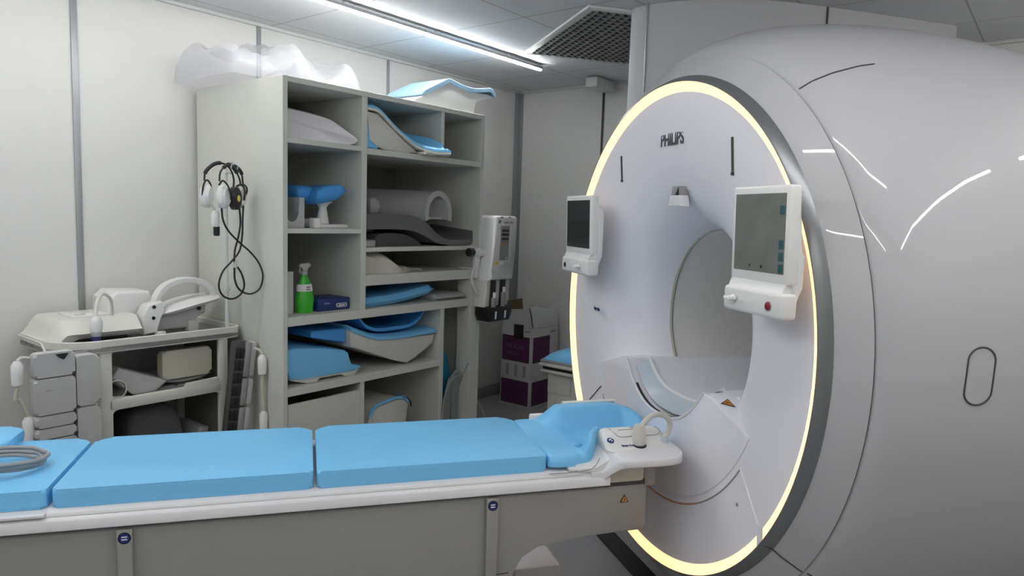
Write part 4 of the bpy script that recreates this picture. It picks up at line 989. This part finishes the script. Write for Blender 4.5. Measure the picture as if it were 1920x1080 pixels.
H1 = [(-.652, 1.79, 1.44), (-.650, 1.78, 1.383), (-.624, 1.78, 1.335), (-.575, 1.775, 1.285), (-.525, 1.77, 1.241), (-.485, 1.765, 1.189), (-.472, 1.755, 1.132), (-.480, 1.77, 1.071), (-.526, 1.775, 1.049), (-.573, 1.78, 1.070), (-.596, 1.78, 1.114), (-.599, 1.78, 1.172)]
H2 = [(-.547, 1.79, 1.45), (-.554, 1.785, 1.385), (-.556, 1.785, 1.321), (-.570, 1.785, 1.249), (-.610, 1.785, 1.200), (-.652, 1.785, 1.156), (-.671, 1.785, 1.097), (-.653, 1.785, 1.050), (-.604, 1.79, 1.030), (-.561, 1.79, 1.051), (-.545, 1.79, 1.090), (-.557, 1.79, 1.141), (-.578, 1.79, 1.174)]
H3 = [(-.566, 1.79, 1.44), (-.559, 1.795, 1.371), (-.571, 1.795, 1.306), (-.587, 1.795, 1.250), (-.591, 1.795, 1.193)]
for L_ in (H1, H2, H3): obj('hose_loop', G().tube(smooth(L_, 6), .0044, 8), M['rubber'], t)
obj('hose_splitter', G().tube([(-.590, 1.785, 1.20), (-.592, 1.785, 1.165)], .006, 8), M['seam_pale'], t)
t = thing('call_handset', 'small white hand control with a black tip hanging under the left headphones', 'hand control', (-.69, 1.79, 1.31), W=True)
obj('grip', G().lathe([(1.355, 0), (1.355, .014), (1.37, .017), (1.41, .018), (1.425, .012), (1.43, 0)], 'z', (-.682, 1.79, 0), 20), M['plastic'], t)
obj('tip', G().lathe([(1.315, 0), (1.315, .011), (1.322, .0135), (1.356, .0135), (1.356, 0)], 'z', (-.676, 1.79, 0), 20), M['black'], t)
obj('lead', G().tube(smooth([(-.682, 1.79, 1.42), (-.69, 1.79, 1.44), (-.700, 1.795, 1.455)], 4), .005, 8), M['plastic'], t)

# ------------------------------------------------------------------ contrast injector on an arm at the right side of the cabinet
t = thing('contrast_injector', 'white dual-syringe injector on a short arm at the cabinet right side', 'injector', (.98, 1.55, .80), W=True)
def slope(z): return .055*(z-1.15)      # leans slightly
def ij(pts, v0, v1, nm, mt, bv=.012, par=None): return obj(nm, G().prism([(x+slope(z), z) for x, z in pts], v0, v1, 'y', bv, 3), M[mt], par or t)
hd = ij([(.868, 1.13), (.878, 1.19), (.882, 1.43), (.895, 1.445), (1.075, 1.445), (1.095, 1.43), (1.085, 1.19), (1.083, 1.06), (.862, 1.06)], 1.50, 1.66, 'housing', 'plastic', .018)
ij([(.935, 1.180), (.932, 1.385), (1.015, 1.385), (1.018, 1.180)], 1.497, 1.502, 'key_panel', 'midgrey', .001, hd)
for k in range(3): ij([(.942, 1.30+.025*k), (.942, 1.315+.025*k), (1.008, 1.315+.025*k), (1.008, 1.30+.025*k)], 1.4955, 1.4975, 'panel_display', 'screenb', .0005, hd)
for k, c_ in ((0, 'orange'), (1, 'midgrey'), (2, 'white')):
    zc = (1.272, 1.225, 1.193)[k]; xc = (.948, .968, .995)[k]
    obj('panel_key', G().lathe([(1.4945, 0), (1.4945, (.007, .010, .006)[k]), (1.499, (.007, .010, .006)[k])], 'y', (xc+slope(zc), 0, zc), 16), M[c_], hd)
text('panel_logo', 'LF', .022, (.918+slope(1.41), 1.4985, 1.408), (1, 0, .0), (0, 0, 1), M['black'], hd, off=.0012)
text('panel_lettering', 'OptiStar Elite', .0165, (1.0+slope(1.41), 1.4985, 1.406), (1, 0, 0), (0, 0, 1), M['midgrey'], hd, off=.0002)
for x in (.938, 1.012): obj('rear_port', G().box(x+slope(1.43)-.010, x+slope(1.43)+.010, 1.498, 1.502, 1.432, 1.440), M['midgrey'], hd)
ij([(.895, 1.155), (.895, 1.172), (.930, 1.172), (.930, 1.155)], 1.496, 1.500, 'yellow_label', 'yellow', .0003, hd)
ij([(.932, 1.155), (.932, 1.172), (.975, 1.172), (.975, 1.155)], 1.496, 1.500, 'white_label', 'white', .0003, hd)
lw = ij([(.868, 1.10), (.888, 1.13), (1.07, 1.13), (1.088, 1.095), (1.080, .90), (.862, .90)], 1.525, 1.66, 'syringe_block', 'shell', .012)
for x0, x1, zk in ((.897, .943, .975), (.985, 1.033, 1.005)):
    s_ = ij([(x0, .885), (x0, 1.088), (x1, 1.088), (x1, .885)], 1.515, 1.530, 'syringe_bay', 'black', .004)
    xm = (x0+x1)/2
    obj('syringe_barrel', G().lathe([(.885, 0), (.885, .017), (zk-.02, .017), (zk-.02, 0)], 'z', (xm+slope(.93), 1.512, 0), 20), M['coilgrey'], s_)
    obj('plunger', G().lathe([(zk-.02, 0), (zk-.02, .010), (zk+.008, .011), (zk+.012, .009), (zk+.012, 0)], 'z', (xm+slope(zk), 1.506, 0), 20), M['white'], s_)
ij([(1.005-.05, 1.098), (.965-.002, 1.075), (.972, 1.098)], 1.522, 1.527, 'caution_mark', 'yellow', .0005)
bk = ij([(.858, .900), (1.078, .900), (1.078, .860), (1.058, .815), (.880, .815), (.858, .855)], 1.490, 1.60, 'end_bracket', 'black', .006)
for x in (.923, 1.012): ij([(x-.006, .83), (x-.006, .875), (x+.006, .875), (x+.006, .83)], 1.486, 1.491, 'bracket_mark', 'white', .0003, bk)
obj('arm', G().tube([(.800, 1.605, 1.222), (.888, 1.58, 1.222)], .022, 20), M['plastic'], t)
obj('arm_collar', G().tube([(.838, 1.594, 1.222), (.856, 1.589, 1.222)], .030, 20), M['plastic'], t)
obj('arm_clamp', G().tube([(.775, 1.600, 1.225), (.81, 1.60, 1.225)], .025, 20), M['black'], t)
obj('arm_bracket', G().box(.825, .865, 1.585, 1.612, 1.07, 1.20, .006), M['plastic'], t)
obj('injector_cable', G().tube(smooth([(.82, 1.59, 1.14), (.795, 1.585, 1.10), (.79, 1.58, 1.05), (.82, 1.57, .99), (.87, 1.58, .97), (.90, 1.60, .96)], 5), .006, 8), M['plastic'], t)

# ------------------------------------------------------------------ cardboard box with open flaps in the corner
t = thing('cardboard_box', 'tall white and purple cardboard box with open flaps in the far corner', 'cardboard box', (2.02, 2.06, 0), W=True)
bx = obj('box_body', G().box(1.857, 2.205, 1.915, 2.205, 0, .61, .002), M['carton'], t)
def fa(nm, y0, y1, z0, z1, mt, d=.001): return obj(nm, G().box(1.857-d, 1.858, y0, y1, z0, z1), M[mt], bx)
def fb(nm, x0, x1, z0, z1, mt, d=.001): return obj(nm, G().box(x0, x1, 1.915-d, 1.916, z0, z1), M[mt], bx)
fa('purple_print', 1.935, 2.195, .35, .545, 'purple'); fa('purple_print', 1.935, 2.195, .02, .205, 'purple')
fb('purple_print', 1.875, 2.09, .35, .545, 'purple'); fb('purple_print', 1.875, 2.19, .02, .205, 'purple')
text('box_lettering', 'MEDICAL', .044, (1.8555, 2.075, .462), (0, -1, 0), (0, 0, 1), mat('faded_pink', (.22, .10, .19), .6), bx, sx=1.0)
text('box_lettering', 'ROLLS', .044, (1.8555, 2.10, .408), (0, -1, 0), (0, 0, 1), D.materials['faded_pink'], bx)
for k in range(3): fa('bottle_picture', 1.965+.08*k, 1.99+.08*k, .235, .325, 'midgrey', .0015)
fb('side_text', 2.10, 2.16, .565, .58, 'midgrey')
obj('tape', G().box(1.853, 1.857, 1.995, 2.085, .525, .635, .001), M['black'], t)
fa('box_marking', 1.93, 1.985, .585, .595, 'midgrey')
obj('flap', G().prism([(1.957, .61), (1.957, .61)] and [(1.925, .612), (2.195, .612), (2.185, .735), (1.945, .765)], 1.857, 1.861, 'x'), M['carton'], t)
def fl2(u, v, d): return (1.870+.33*u+.02*v, 1.917+.05*v*v+d, .612+.155*v-.02*v*u+.01*math.sin(7*u)*v)
obj('flap', G().grid(12, 6, lambda u, v: fl2(u, v, 0), lambda u, v: fl2(u, v, .004)), M['carton'], t)
obj('flap_edge', G().tube([(1.8625, 1.913, .62), (1.857, 1.925, .70), (1.856, 1.945, .768)], .004, 6), M['black'], t)
obj('inner_flap', G().box(1.875, 2.10, 2.19, 2.196, .60, .80, .001, rot=Rx(-.12)), M['brown'], t)
obj('flap', G().box(2.199, 2.204, 1.93, 2.19, .61, .74, .001), M['carton'], t)

# ------------------------------------------------------------------ low cabinet with a blue pad, half hidden by the scanner
t = thing('low_trolley', 'low white trolley with pull-out trays standing beside the glowing ring', 'trolley', (1.6, 1.28, 0), W=True)
obj('body', G().box(1.44, 1.80, 1.02, 1.465, 0, .44, .008), M['cab'], t)
obj('panel', G().box(1.432, 1.442, 1.28, 1.46, .30, .43, .003), M['shell'], t)
obj('tray', G().box(1.38, 1.82, 1.00, 1.49, .440, .456, .004), M['shell'], t)
obj('tray', G().box(1.375, 1.82, .98, 1.495, .480, .500, .004), M['shell'], t)
obj('tray_gap', G().box(1.40, 1.80, 1.02, 1.48, .455, .481), M['black'], t)
Wo('dark_mat', G().box(1.38, 1.80, 1.0, 1.49, .500, .522, .006), 'midgrey', (1.6, 1.25, .5), 'thin dark grey mat between the low trolley and its blue pad', 'mat')
def dome(u, v, d):
    a, b = 2*u-1, 2*v-1; k = math.sqrt(max(0, 1-abs(a)**2.5))*math.sqrt(max(0, 1-abs(b)**2.5))
    return (1.59+a*.20, 1.24+b*.24, .5225+(.07*k+.004 if d else 0))
Wo('dome_pad', G().grid(22, 22, lambda u, v: dome(u, v, 1), lambda u, v: dome(u, v, 0)), 'blue', (1.6, 1.24, .522), 'domed blue pad on top of the low trolley by the glowing ring', 'pad')
t = thing('wall_socket', 'small pale floor socket box with a grey lead right of the cabinet', 'socket', (1.08, 1.75, 0), W=True)
obj('socket_box', G().box(.955, 1.02, 1.66, 1.72, 0, .10, .004), M['cab'], t)
for x in (.972, 1.0): obj('socket_face', G().lathe([(1.658, 0), (1.658, .011), (1.661, .011)], 'y', (x, 0, .06), 16), M['midgrey'], t)
obj('lead', G().tube(smooth([(1.0, 1.657, .06), (1.03, 1.64, .12), (1.02, 1.70, .25), (.965, 1.78, .30)], 5), .006, 8), M['cablegrey'], t)
